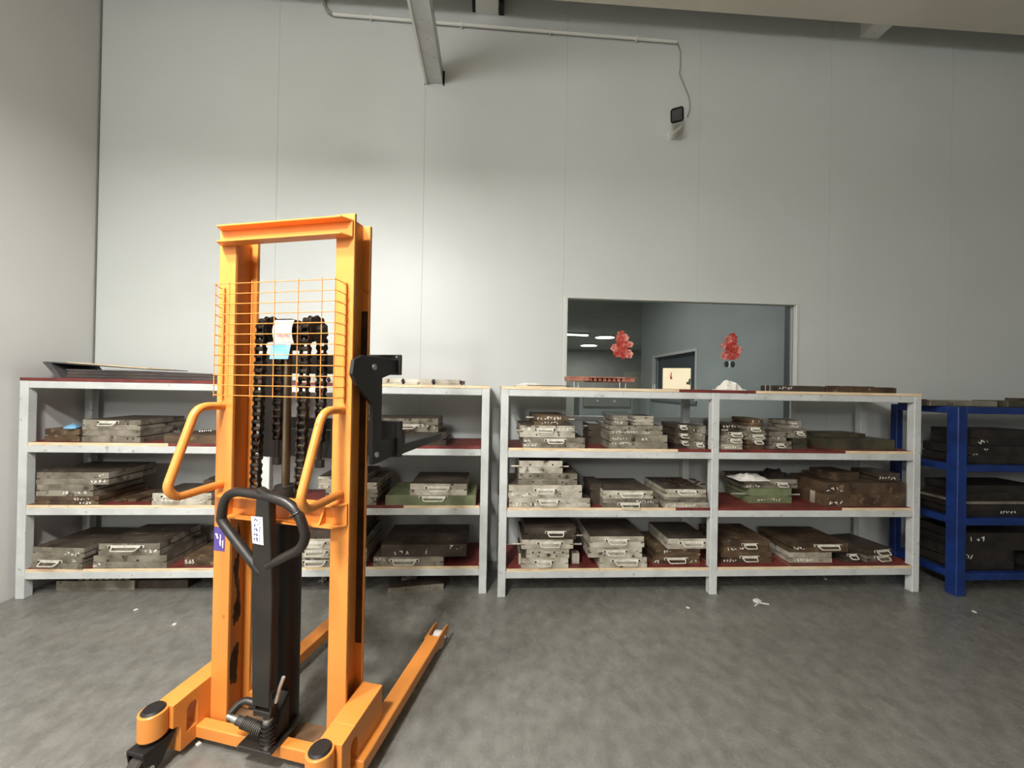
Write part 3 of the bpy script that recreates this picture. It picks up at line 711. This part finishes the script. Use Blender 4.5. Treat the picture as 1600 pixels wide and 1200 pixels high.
MB().cyl((-.03,0,.008), (.03,0,.008), .007, n=8).cyl((.02,0,.008), (.03,0,.008), .012, n=8).build('pin', M['bright'], e)
# loose bars on left rack middle shelf
for k in range(3):
    xk = aty(170+k*22, 788, Y1+.03).x
    e = empty('steel_strip', (xk, Y1+.06, ZB[2]+.0008), -.12, ('leftmost', 'middle', 'rightmost')[k]+' of three flat brown strips on left rack middle shelf', 'strip', 'flat strips')
    MB().box(0, .055, 0, .26, 0, .014+.006*(k % 2)).build('strip_body', M['m_rust'], e, bevel=.002)
e = empty('brown_box', (aty(313,757,Y1+.12).x, Y1+.14, ZB[2]+18.5/ppm(-1.9,Y1+.02)+.001), 0, 'small brown box on the pale written mould, left rack', 'box')
MB().box(0,.12,0,.08,0,.045).build('box_body', M['m_rust'], e, bevel=.003); MB().box(.03,.14,.01,.07,.0455,.06).build('lid', M['m_dark'], e)
# dark debris on the middle-post stack of right rack
rr_ = random.Random(5)
zt3 = ZB[2]+28.5/ppm(1.2,Y2+.03)+.003
e = empty('oily_swarf', (aty(1073,765,Y2+.15).x, Y2+.15, zt3), 0, 'heap of black oily swarf on the pale mould left of middle post', 'swarf')
mb = MB()
for k in range(26):
    a = rr_.uniform(-.10,.10); b = rr_.uniform(-.09,.12); s_ = rr_.uniform(.006,.014)
    mb.ball((a, b, s_*.5), s_, (1.4,1,.6), 6, 4)
o = mb.build('swarf_lumps', M['grease'], e); o['kind'] = 'stuff'
# crumpled foil and dark bag on the green pair
zt4 = ZB[2]+37/ppm(2.1,Y2+.05)+.001
def crumple(name, label, cat, loc, w_, d_, h_, m_, seed, nx=9, ny=6):
    e = empty(name, loc, 0, label, cat); r = random.Random(seed); vs = []; fs = []
    for j in range(ny):
        for i in range(nx):
            fx, fy = i/(nx-1)-.5, j/(ny-1)-.5
            hh = h_*max(0, 1-(2*fx)**2*.9)*max(0,1-(2*fy)**2*.8)*(.55+.6*r.random())
            vs.append((fx*w_*(1+.1*r.random()), fy*d_*(1+.1*r.random()), hh+.002))
    n = nx*ny
    for j in range(ny-1):
        for i in range(nx-1): a = j*nx+i; fs.append((a, a+1, a+nx+1, a+nx))
    vs += [(v[0], v[1], 0) for v in vs]
    for j in range(ny-1):
        for i in range(nx-1): a = n+j*nx+i; fs.append((a, a+nx, a+nx+1, a+1))
    ring = [i for i in range(nx)]+[j*nx+nx-1 for j in range(1,ny)]+[(ny-1)*nx+i for i in range(nx-2,-1,-1)]+[j*nx for j in range(ny-2,0,-1)]
    for a, b in zip(ring, ring[1:]+ring[:1]): fs.append((a, a+n, b+n, b))
    MB().add(vs, fs).build(name+'_body', m_, e); return e
pq = aty(1180, 745, Y2+.06)
crumple('plastic_wrap', 'crumpled white wrap on the grey mould, right rack middle shelf', 'wrap', (pq.x, Y2+.13, zt4), .21, .14, .045, M['paper'], 11)
crumple('black_bag', 'crumpled black bag beside the white wrap, right rack middle shelf', 'bag', (pq.x+.235, Y2+.20, zt4), .19, .12, .07, M['black'], 12)
# top of the right rack
xk = aty(806,604,Y2+.04).x
e = empty('thin_sheet', (xk, Y2+.04, zt), 0, 'thin pale sheet with black edge at left end of right rack', 'sheet')
MB().box(0, .33, 0, .2, 0, .006).build('lower_sheet', M['wood'], e); MB().box(.09, .36, .01, .18, .0062, .011).build('black_strip', M['blackm'], e)
MB().prism([(.0,.0115),(.2,.0115),(.12,.024),(.08,.026)], .02, .14, 'y').build('curled_corner', M['paper'], e)
xa = aty(887,600,Y2+.10).x; xb = aty(991,600,Y2+.10).x
e = empty('copper_comb_plate', (xa, Y2+.07, zt), 0, 'copper coloured comb plate standing on steel pins, right rack top', 'plate')
Wc = xb-xa
MB().box(0, Wc, .0, .16, .066, .074).build('top_plate', M['copper'], e, bevel=.001)
MB().box(.0, Wc*.30, .0, .15, .044, .0655).build('end_block', M['copper'], e); MB().box(Wc*.80, Wc-.01, .0, .15, .044, .0655).build('end_block', M['copper'], e)
for k in range(7): xx = Wc*(.31+k*.07); MB().box(xx, xx+Wc*.042, .01, .14, .044, .0655).build('tooth', M['copper'], e)
MB().box(Wc*.3, Wc*.8, .03, .13, .038, .0438).build('tie_bar', M['copper'], e)
for fx in (.1, .16, .78, .87): MB().cyl((fx*Wc, .03, 0), (fx*Wc, .03, .0437), .006, n=10).build('pin', M['bright'], e)
xk = aty(1021,605,Y2+.1).x
e = empty('upright_pin', (xk, Y2+.08, zt), 0, 'small upright steel pin left of the cream carton', 'pin'); MB().cyl((0,0,0),(0,0,.03),.006,n=10).cyl((-.014,0,0),(-.014,0,.04),.002,n=6).build('pin_body', M['bright'], e)
xa = aty(1037.5,600,Y2+.12).x; xb = aty(1083,600,Y2+.12).x
e = empty('carton', (xa, Y2+.14, zt), -.42, 'cream carton with red print on top of the right rack', 'box')
Wc = (xb-xa)*.86; Hc = 33/ppm(xa, Y2+.12)
MB().box(0, Wc, 0, .16, 0, Hc).build('carton_body', M['carton'], e, bevel=.003)
mb = MB(); scribble(mb, Wc*.26, Hc*.40, Wc*.12, Hc*.5, 71, n=1, t=.006); scribble(mb, Wc*.25, Hc*.42, Wc*.14, Hc*.2, 72, n=1, t=.007); mb.build('red_print', M['redink'], e)
mb = MB(); mb.prism([(Wc*.84,Hc*.25),(Wc*.98,Hc*.22),(Wc*.99,Hc*.5),(Wc*.93,Hc*.5),(Wc*.91,Hc*.36),(Wc*.85,Hc*.36)], -.0012, .0004, 'y'); mb.build('dark_print', M['darkink'], e)
pk = aty(1148,608,Y2+.06)
crumple('crumpled_paper', 'crumpled white paper on the red board, right rack top', 'paper', (pk.x, Y2+.12, zt), .15, .13, .066, M['paper'], 21)
for k, u in enumerate((1196, 1203)):
    xk = aty(u, 608, Y2+.06).x; e = empty('guide_pin', (xk, Y2+.06, zt), 0, ('left','right')[k]+' of two thin upright steel pins on right rack top', 'pin', 'upright pins')
    MB().cyl((0,0,0),(0,0,.046),.004,n=8).build('pin_body', M['bright'], e)
for u0, u1, lab, mt in ((1206,1289,'dark steel bar beside the two upright pins, right rack top','m_dark'), (1292,1401,'brown steel bar at the right end of the right rack top','m_rust')):
    xa = aty(u0,606,Y2+.05).x; xb = aty(u1,606,Y2+.05).x
    e = empty('steel_bar', (xa, Y2+.05, zt), 0, lab, 'bar', 'bars on the right rack top')
    MB().prism([(0,0),(xb-xa,0),(xb-xa,.034),(xb-xa-.02,.039),(.02,.039),(0,.036)], 0, .11, 'y').build('bar_body', M[mt], e, bevel=.0015)
    if u0 < 1250: mb = MB(); scribble(mb, .05, .012, .1, .018, 81); mb.build('chalk_marks', M['chalk'], e)
    else:
        for k in range(3): MB().box(.06+k*.12, .12+k*.12, .02, .08, .0392, .044).build('cap', M[mt], e)

# ------------------------------------------------------------------ flower ornaments on the window
def bloom(parent, c, r, m_, seed):
    rr = random.Random(seed); mb = MB()
    for ring, (n, rad, tilt) in enumerate(((6, r, .35), (5, r*.66, .8), (4, r*.36, 1.2))):
        for k in range(n):
            a = 2*PI*k/n+ring*.5+rr.random()*.3; t = tilt+rr.uniform(-.15,.15)
            d = Vector((math.cos(a), 0, math.sin(a))); o_ = Vector((0,-1,0))
            tip = d*rad*math.cos(t)+o_*rad*math.sin(t)*.7; s = Vector((-math.sin(a),0,math.cos(a)))*rad*.42
            b0 = Vector(c); mid = b0+tip*.6+o_*r*.08
            thk = Vector((0,.0012,0))
            P = [b0, mid-s, mid+s, b0+tip*1.0-s*.5, b0+tip*1.0+s*.5]
            P2 = [q+thk for q in P]
            mb.add(P+P2, [(0,1,2),(1,3,4,2),(5,7,6),(6,7,9,8),(0,5,6,1),(0,2,7,5),(1,6,8,3),(3,8,9,4),(4,9,7,2)])
    mb.ball((c[0], c[1]-.004, c[2]), r*.25, n=6, m=4)
    return mb.build('bloom', m_, parent)
for k, (u, v, flip) in enumerate(((972,541,1), (1141,544,-1))):
    p = aty(u, v, WY-.014)
    e = empty('flower_ornament', (p.x, WY-.010, p.z), 0, ('red flower ornament on the left half of the window', 'red flower ornament with dark leaves on the right of the window')[k], 'ornament', 'red window ornaments')
    K = 1/ppm(p.x, WY)
    for q, (du, dv, r_) in enumerate(((-2,-16,8.5),(4,-13,7),(-3,-2,8.5),(5,-3,8),(-12,3,7),(12,-3,5.5),(-7,10,8.5),(3,11,9),(10,12,7.5),(-1,5,8),(-5,-10,6))):
        bloom(e, (du*flip*K, -.004-.003*(q % 3), -dv*K), r_*K, M['petal2'] if q in (1,4,5,8) else M['petal'], 100+k*20+q)
    if k == 1:
        for s in (-1, 1): MB().ball((s*5*K, .002, -25*K), 4*K, (1,.25,1.25), 8, 5).build('leaf', M['leaf'], e)
    MB().cyl((0,.004,-20*K), (0,.004,-(30 if k else 22)*K), .003, n=6).build('stem', M['leaf'] if k == 0 else M['white'], e)

# ------------------------------------------------------------------ blue rack
BX, BY, BD = 3.117, 2.41, .44; BW = .068
e = empty('blue_rack', (BX, BY, 0), 0, 'blue steel rack with dark moulds at the right edge', 'rack')
LB = 1.7; zts = [1.262, .873, .515, .149]
for px in (0, LB-BW):
    MB().box(px, px+BW, 0, BW, 0, 1.262).build('post', M['blue'], e, bevel=.004)
    MB().box(px, px+.05, BD-.05, BD, 0, 1.262).build('post', M['blue'], e, bevel=.004)
for z in zts:
    MB().box(BW, LB-BW, .004, .05, z-.045, z).build('front_rail', M['blue'], e, bevel=.003)
    MB().box(.05, LB-.05, BD-.046, BD-.002, z-.045, z).build('back_rail', M['blue'], e, bevel=.003)
    for px in (.004, LB-.06): MB().box(px, px+.05, BW, BD-.05, z-.045, z).build('side_rail', M['blue'], e, bevel=.003)
    for k in range(4):
        xs0 = .055+k*.4; MB().box(xs0, xs0+.395, .052, BD-.05, z-.02, z-.002).build('shelf_board', M['blackm'], e)
def bm(label, x0, x1, dy, z0, h, d, mt, **k): return mould(label, BX+x0, BX+x1, BY+dy, z0, h, d, mt, group='moulds on the blue rack', **k)
bm('dark mould, lower one on the upper shelf of blue rack', .15, .72, .06, zts[1], .12, .28, 'm_black', chalk=[(-.45,.4,.05,.03,201),(-.3,.75,.04,.02,202)])
bm('dark mould, upper one on the upper shelf of blue rack', .20, .70, .08, zts[1]+.1205, .11, .25, 'm_black', chalk=[(-.4,.1,.09,.03,203)])
bm('dark mould farther right on the upper shelf of blue rack', .76, 1.2, .06, zts[1], .2, .28, 'm_black')
bm('dark mould with pale rim on the middle shelf of blue rack', .12, .78, .055, zts[2], .085, .3, 'm_black', chalk=[(-.1,.2,.12,.02,204)])
bm('pale thin plate over the dark mould, blue rack middle shelf', .10, .80, .05, zts[2]+.0855, .018, .31, 'm_mid', plates=1, notch=False)
bm('black mould on the thin plate, blue rack middle shelf', .16, .74, .08, zts[2]+.104, .1, .25, 'm_black')
bm('dark mould, lower one on the bottom shelf of blue rack', .10, .50, .06, zts[3], .13, .3, 'm_black', chalk=[(-.48,.55,.1,.035,205)])
bm('dark mould, upper one on the bottom shelf of blue rack', .13, .60, .06, zts[3]+.1305, .12, .3, 'm_black', chalk=[(-.4,.5,.12,.035,206)])
bm('dark mould farther right on the bottom shelf of blue rack', .64, 1.1, .06, zts[3], .2, .3, 'm_black')
e = empty('pale_plank', (BX-.08, BY+.10, 1.2625), 0, 'pale flat plank on top of the blue rack', 'plank'); MB().box(.0, .50, 0, .2, 0, .04).build('plank_body', M['m_mid'], e, bevel=.003)
MB().box(-.06, -.001, .02, .16, 0, .045).build('end_block', M['m_dark'], e)
e = empty('dark_plate', (BX+.44, BY+.06, 1.2625), 0, 'dark plate with a knob on top of the blue rack', 'plate'); MB().box(0, .6, 0, .2, 0, .045).build('plate_body', M['m_olive'], e, bevel=.003)
MB().box(.12, .2, .02, .1, .0455, .065).build('knob', M['m_dark'], e)

# ================================================================== STACKER
PHI = 0.2608469
ST = empty('hand_stacker', (-1.0463, 1.5451, 0), -PHI, 'orange hand operated pallet stacker with black chains and forks', 'stacker')
W, FL, D, T = .577, .074, .111, 1.95
OR = M['orange']; BK = M['black']
for a0, side in ((0, -1), (W-FL, 1)):
    zt_ = T if side > 0 else T-.002
    rail = MB().box(a0, a0+FL, 0, .012, .03, zt_).box(a0+.031, a0+.043, .0115, D-.013, .03, zt_-.003).box(a0, a0+FL, D-.014, D, .03, zt_-.006).build('mast_rail', OR, ST, bevel=.0015)
    if side > 0: MB().box(a0+.0445, a0+FL-.003, D-.0155, D-.0138, .37, 1.62).build('grease_track', M['grease'], rail)
    else:
        mb = MB(); r = random.Random(9)
        for (cy, cz, ry, rz) in ((.052, .22, .027, .075), (.066, .27, .014, .05), (.064, .43, .018, .05), (.07, .47, .012, .09), (.06, .60, .012, .07), (.068, .70, .008, .09)):
            n = 26; poly = []
            for k in range(n): t = 2*PI*k/n; q = .8+.16*math.sin(3*t+cz*20)+.10*math.sin(7*t+cz*9)+.12*r.random(); poly.append((cy+ry*q*math.cos(t), cz+rz*q*math.sin(t)))
            mb.prism(poly, a0+.0432, a0+.0438, 'x')
        mb.build('grease_stain', M['grease'], rail)
        lb = MB().box(a0+.003, a0+.052, -.0012, -.0001, .70, .79).build('purple_label', M['purple'], rail)
        mb = MB(); scribble(mb, a0+.008, .71, .02, .06, 301, y=-.0018, n=1, t=.004); scribble(mb, a0+.03, .71, .02, .055, 302, y=-.0018, n=2, t=.004); mb.build('label_print', M['chalk'], lb)
def channel(z0, z1, a0, a1, dep, ch, name, t=.006):
    mb = MB().box(a0, a1, -.0075, -.0005, z0, z1)
    for zz in (z0, z1-t): mb.prism([(a0,-.007),(a1,-.007),(a1-ch,-dep),(a0+ch,-dep)], zz, zz+t, 'z')
    return mb.build(name, OR, ST, bevel=.001)
channel(1.862, 1.925, .012, W-.004, .045, .022, 'top_crossbar')
channel(.845, .925, .03, W-.004, .045, .03, 'lower_crossbar')
for a in (.09, W-.09): MB().prism([(-.042,.852),(-.0075,.852),(-.0075,.915)], a-.003, a+.003, 'x').build('gusset', OR, ST)
# wire guard
mb = MB(); zs = [1.697-k*.0364 for k in range(12)]
for z in zs:
    mb.tube([(.026,-.002,z), (.030,-.022,z), (.066,-.072,z), (.556,-.072,z), (.560,-.068,z), (.552,-.002,z)], .0016, n=5)
for a in (.066, .126, .222, .317, .412, .505, .556): mb.cyl((a,-.0695,zs[-1]-.006), (a,-.0695,zs[0]+.008), .0016, n=5)
mb.cyl((.030,-.006,zs[-1]-.02), (.030,-.006,zs[0]+.006), .004, n=6); mb.cyl((.551,-.006,zs[-1]-.02), (.551,-.006,zs[0]+.006), .004, n=6)
mb.build('wire_guard', OR, ST)
# handles
for a in (.03, W-.036):
    MB().tube(fillet([(a,.0,1.252), (a,-.10,1.256), (a,-.195,.985), (a,-.165,.948), (a,.0,.955)], .045, 6), .0142, n=12).build('side_handle', OR, ST, smooth=True)
# hydraulic cylinder, rod
CA, CB = .276, .05
MB().cyl((CA,CB,.05), (CA,CB,.86), .056, n=24).cyl((CA,CB,.86), (CA-.006,CB,.945), .044, n=24).cyl((CA-.006,CB,.945), (CA-.006,CB,.955), .038, n=24).build('cylinder', M['blackm'], ST, smooth=True)
MB().cyl((CA-.006,CB,.95), (CA-.006,CB,1.52), .0145, n=16).build('piston_rod', M['chrome'], ST, smooth=True)
MB().cyl((.15,CB,1.545), (.43,CB,1.545), .017, n=12).box(CA-.045, CA+.03, CB-.03, CB+.03, 1.47, 1.585).build('pulley_head', BK, ST, bevel=.004)
stk_ = MB()
n = 8
for k in range(n):
    t0 = -.9+1.8*k/n; t1 = -.9+1.8*(k+1)/n
    stk_.prism([(CB-.012-.034*math.cos(t0), 1.535+.046*t0*1.05), (CB-.012-.034*math.cos(t1), 1.535+.046*t1*1.05), (CB-.009-.034*math.cos(t1), 1.535+.046*t1*1.05), (CB-.009-.034*math.cos(t0), 1.535+.046*t0*1.05)], CA-.036, CA+.046, 'x')
sk = stk_.build('white_sticker', M['paper'], ST)
text('sticker_print', 'OLEAD', .017, sk, (CA-.012, CB-.0485, 1.515), M['redink'])
MB().prism([(CB-.055,1.432),(CB-.042,1.492),(CB-.040,1.492),(CB-.053,1.432)], CA-.038, CA+.042, 'x').build('blue_paper_tag', M['blue_paper'], ST)
PR = .043
PUL = (.19, .382)
for a in PUL:
    pl = MB().cyl((a-.02,CB,1.545), (a-.012,CB,1.545), PR+.002, n=20).cyl((a-.012,CB,1.545), (a+.012,CB,1.545), PR-.010, n=20).cyl((a+.012,CB,1.545), (a+.02,CB,1.545), PR+.002, n=20).build('chain_pulley', BK, ST, smooth=True)
    MB().cyl((a+.02,CB,1.545), (a+.028,CB,1.545), .018, n=12).build('axle_cap', BK, pl)
# roller chains: front run, over the pulley, rear run
def chain(a, zf, zr, af):
    P = []; pitch = .0273
    z = zf
    top = 1.545
    length_f = top-zf; arc = PI*PR; length_r = top-zr
    tot = length_f+arc+length_r; s = 0; pts = []
    while s <= tot:
        if s < length_f: q = s/length_f; pts.append((af+(a-af)*q, CB-PR, zf+s))
        elif s < length_f+arc: t = (s-length_f)/PR; pts.append((a, CB-PR*math.cos(t), top+PR*math.sin(t)))
        else: pts.append((a, CB+PR, top-(s-length_f-arc)))
        s += pitch
    mb = MB()
    for k in range(len(pts)):
        p = Vector(pts[k])
        mb.cyl(p-Vector((.0125,0,0)), p+Vector((.0125,0,0)), .0085, n=8)
        if k+1 < len(pts):
            q = Vector(pts[k+1]); d = (q-p).normalized(); nn = d.cross(Vector((1,0,0))).normalized()
            hw_ = .0155 if k % 2 else .012
            for sx_ in (-1, 1):
                prof = []
                for (al, wd) in ((-.010,.0),( -.006,.0095),(.0,.0115),(.0137,.007),(.0273,.0115),(.0333,.0095),(.0373,.0)): prof.append((al, wd))
                pts2 = [(al, wd) for al, wd in prof]+[(al, -wd) for al, wd in prof[-2:0:-1]]
                lo = [p+d*al+nn*wd+Vector((sx_*hw_,0,0)) for al, wd in pts2]; hi = [v_+Vector((sx_*.003,0,0)) for v_ in lo]
                m_ = len(lo)
                mb.add(lo+hi, [tuple(range(m_)), tuple(range(2*m_-1, m_-1, -1))]+[(i, i+m_, (i+1) % m_+m_, (i+1) % m_) for i in range(m_)])
    return mb.build('lift_chain', M['chain'], ST)
chain(PUL[0], .87, 1.10, .175); chain(PUL[1], .87, 1.10, .368)
for a in PUL: MB().cyl((a,CB+PR,1.03), (a,CB+PR,1.12), .008, n=8).box(a-.014, a+.014, CB+PR-.01, CB+PR+.01, 1.02, 1.05).build('chain_anchor', BK, ST)
# carriage behind the mast: backrest bar, side brackets, lower bar, forks
ca = MB().box(-.03, .612, .288, .30, 1.386, 1.472).build('carriage_bar', M['blackm'], ST, bevel=.002)
MB().cyl((.595,.286,1.462), (.595,.283,1.462), .005, n=8).build('bolt', M['bright'], ca)
MB().box(-.03, .616, .288, .31, 1.037, 1.19).build('carriage_bar', M['blackm'], ST, bevel=.002)
MB().box(.075, .19, .128, .145, 1.04, 1.46).build('carriage_plate', M['blackm'], ST)
MB().box(.43, .452, .128, .145, 1.04, 1.46).build('carriage_plate', M['blackm'], ST)
MB().box(.19, .43, .128, .145, 1.05, 1.16).build('carriage_plate', M['blackm'], ST)
for a in (.585, .0):
    br = MB().prism([(.12,1.34),(.12,1.45),(.288,1.45),(.288,1.40),(.165,1.37),(.165,1.12),(.288,1.12),(.288,1.05),(.12,1.04)] if a < .1 else [(.0,1.34),(-.03,1.38),(-.02,1.43),(.03,1.45),(.16,1.45),(.288,1.45),(.288,1.40),(.165,1.37),(.165,1.12),(.288,1.12),(.288,1.05),(.165,1.04),(.105,1.04),(.10,1.27)], a, a+.015, 'x').build('carriage_bracket', M['blackm'], ST, bevel=.0015)
    if a < .1: continue
    MB().cyl((a+.0151,.10,1.41), (a+.022,.10,1.41), .012, n=10).build('bolt', M['bright'], br)
    MB().cyl((a-.02,.045,1.385), (a+.0,.045,1.385), .028, n=18).build('roller', BK, br, smooth=True)
    MB().cyl((a+.0151,.13,1.075), (a+.02,.13,1.075), .011, n=10).build('bolt', M['bright'], br)
for a in (.512, .0):
    MB().prism([(.31,1.047),(.74,1.055),(.745,1.085),(.31,1.09)], a, a+.104, 'x').box(a, a+.104, .311, .335, 1.09, 1.15).build('fork', M['m_dark'] if False else M['blackm'], ST, bevel=.003)
# base frame
MB().box(-.002, W+.002, -.055, -.015, .032, .078).build('base_crossbeam', OR, ST, bevel=.004)
def sidebox(a0, a1):
    # plate with an arched opening: two prisms, split through the middle of the arch
    c, hw_, zb, zt_ = -.068, .019, .082, .158
    left = [(-.135,.212),(-.135,.132),(-.118,.128),(-.108,.11),(-.108,.03),(c,.03),(c,zb),(c-hw_,zb),(c-hw_,zt_)]+[(c-hw_*math.cos(t*PI/8), zt_+hw_*math.sin(t*PI/8)) for t in range(1,5)]+[(c,.216)]
    right = [(c,.216),(c,zt_+hw_)]+[(c+hw_*math.sin(t*PI/8), zt_+hw_*math.cos(t*PI/8)) for t in range(1,5)]+[(c+hw_,zb),(c,zb),(c,.03),(.105,.03),(.105,.222)]
    mb = MB().prism(left, a0, a1, 'x').prism(right, a0, a1, 'x')
    return mb
for a0, a1, ac, nm in ((-.074, .0, -.052, 'left'), (W, W+.083, W+.012, 'right')):
    sb_ = sidebox(a0, a1).build('base_side', OR, ST, bevel=.0012)
    ac = -.052 if a0 < 0 else .602
    MB().cyl((ac,-.160,.126), (ac,-.160,.212), .042, n=20).build('caster_boss', OR, sb_, bevel=.003, smooth=True)
    MB().cyl((ac,-.160,.212), (ac,-.160,.219), .035, .029, n=20).build('boss_cap', M['blackm'], sb_, smooth=True)
    cs = MB().cyl((ac,-.160,.11), (ac,-.160,.126), .03, n=16).box(ac-.036, ac+.036, -.215, -.112, .098, .112).prism([(-.215,.100),(-.115,.100),(-.16,.030),(-.205,.030)], ac-.036, ac-.030, 'x').prism([(-.215,.100),(-.115,.100),(-.16,.030),(-.205,.030)], ac+.030, ac+.036, 'x').build('caster_fork', M['blackm'], ST, bevel=.002)
    MB().cyl((ac-.024,-.19,.045), (ac+.024,-.19,.045), .045, n=24).build('caster_wheel', M['rubber'], cs, bevel=.006, smooth=True)
    MB().cyl((ac-.040,-.19,.045), (ac+.040,-.19,.045), .009, n=10).build('axle', M['bright'], cs)
# straddle legs
for a0, b0, b1 in ((.622, -.06, .60), (.05, .10, .645)):
    lg = MB().box(a0, a0+.067, b0, b1, .05, .096).build('straddle_leg', OR, ST, bevel=.003)
    for s in (0, .060): MB().prism([(b1-.03,.038),(b1-.03,.097),(b1+.07,.097),(b1+.115,.088),(b1+.115,.055),(b1+.05,.038)], a0-.003+s*1.045, a0+.004+s*1.045, 'x').build('tip_plate', OR, lg)
    MB().cyl((a0+.012,b1+.06,.04), (a0+.055,b1+.06,.04), .04, n=20).build('load_roller', M['white'], lg, smooth=True)
    MB().cyl((a0-.006,b1+.06,.055), (a0+.073,b1+.06,.055), .007, n=10).build('axle', M['bright'], lg)
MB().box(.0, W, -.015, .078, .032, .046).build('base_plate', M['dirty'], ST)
# pump base, lever, springs
pb = MB().box(.225, .365, -.097, .065, .0785, .088).build('pump_plate', BK, ST, bevel=.003)
MB().prism([(-.06,.0885),(.01,.0885),(.01,.22),(-.03,.18)], .275, .345, 'x').build('pump_body', BK, ST, bevel=.006)
PA = CA+.034
MB().cyl((PA+.022,-.075,.0885), (PA+.022,-.075,.19), .017, n=16).build('pump_plunger', M['bright'], ST, smooth=True)
MB().tube([(PA+.022+.022*math.cos(k*.7), -.075+.022*math.sin(k*.7), .09+.0016*k) for k in range(58)], .0042, n=6).build('pump_spring', BK, ST, smooth=True)
MB().cyl((PA+.008,-.085,.150), (PA-.085,-.095,.175), .0145, n=14).build('pedal_grip', M['rubber'], ST, smooth=True)
for k in range(11):
    q = k/10; p = Vector((PA+.004,-.0855,.151)).lerp(Vector((PA-.062,-.0925,.169)), q); d = Vector((-.093,-.01,.025)).normalized()
    MB().cyl(p-d*.002, p+d*.002, .0185, n=14).build('grip_rib', M['rubber'], ST, smooth=True)
MB().cyl((PA-.085,-.095,.175), (PA-.122,-.099,.185), .0105, .008, n=12).build('pedal_end', M['bright'], ST, smooth=True)
MB().tube(fillet([(PA-.03,-.05,.20), (PA-.10,-.06,.215), (PA-.118,-.09,.19)], .03), .012, n=10).build('release_arm', BK, ST, smooth=True)
MB().box(PA-.02, PA+.05, -.098, -.06, .205, .225).cyl((PA-.024,-.08,.25), (PA+.054,-.08,.25), .012, n=12).box(PA-.02, PA-.012, -.095, -.06, .2, .29).box(PA+.042, PA+.05, -.095, -.06, .2, .29).build('tiller_joint', BK, ST, bevel=.002)
MB().tube(fillet([(PA+.055,-.08,.25), (PA+.075,-.085,.31), (PA+.088,-.085,.345)], .02), .006, n=8).build('release_rod', M['bright'], ST, smooth=True)
# tiller
TB = -.085
tl = MB().prism([(PA-.022,.24),(PA+.046,.24),(PA+.050,.62),(PA+.030,.96),(PA-.022,.985),(PA-.030,.80),(PA-.036,.62)], TB-.016, TB+.016, 'y').build('tiller_bar', BK, ST, bevel=.006, seg=2)
LP = [(398,882),(340,830),(335,805),(340,782),(352,768),(375,765),(430,775),(465,790),(483,820),(484,840),(475,857),(450,873),(412,890)]
# grip loop (front-view outline in metres, measured at the tiller plane)
loop = [(.302,.690),(.148,.838),(.134,.876),(.145,.925),(.175,.953),(.225,.960),(.353,.948),(.428,.920),(.468,.855),(.470,.818),(.450,.785),(.395,.752),(.330,.716)]
MB().tube(bez([(a_, TB-.002, z_) for a_, z_ in loop], 5), .0165, n=12).build('grip_loop', BK, tl, smooth=True)
MB().tube([(.437+.0215*math.cos(t*PI/6)*.75, TB-.002+.0215*math.sin(t*PI/6), .902+.0215*math.cos(t*PI/6)*.55) for t in range(13)], .003, n=6).build('wire_tie', BK, tl)
lb = MB().prism([(CA+.004,.795),(CA+.048,.792),(CA+.042,.886),(CA-.004,.886)], TB-.0178, TB-.0165, 'y').build('tiller_label', M['white'], tl)
mb = MB()
for k in range(5): scribble(mb, CA+.009, .803+k*.0165, .017, .013, 400+k, y=TB-.0186, n=2, t=.0024)
for k in range(9): scribble(mb, CA+.030, .803+k*.009, .006, .006, 420+k, y=TB-.0186, n=1, t=.0014)
mb.build('label_print', M['ink'], lb)

# ------------------------------------------------------------------ litter on the floor
p = atz(1183, 940, 0)
e = empty('plastic_scrap', (p.x, p.y, 0), .3, 'small white plastic scrap on the floor before the right rack', 'scrap')
MB().box(-.018,.018,-.015,.015,0,.012).prism([(-.06,-.035),(-.01,-.02),(-.01,-.016),(-.06,-.029)], 0, .004, 'z').prism([(.0,-.02),(.04,-.05),(.044,-.047),(.005,-.015)], 0, .004, 'z').build('scrap_body', M['white'], e)
for k, (u, v) in enumerate(((212,953),(272,976),(1522,956),(1075,950),(310,1163),(1290,905))):
    p = atz(u, v, 0); e = empty('paper_crumb', (p.x, p.y, 0), k*.7, ('white crumb on the floor before the left rack', 'white crumb on the floor left of the mast', 'white crumb on the floor before the blue rack', 'white crumb on the floor before the right rack', 'white crumb on the floor beside the left caster', 'white crumb under the right rack')[k], 'litter', 'white crumbs on the floor')
    MB().prism([(-.009,-.006),(.008,-.008),(.011,.004),(-.004,.009)], 0, .004, 'z').build('crumb_body', M['paper'], e)
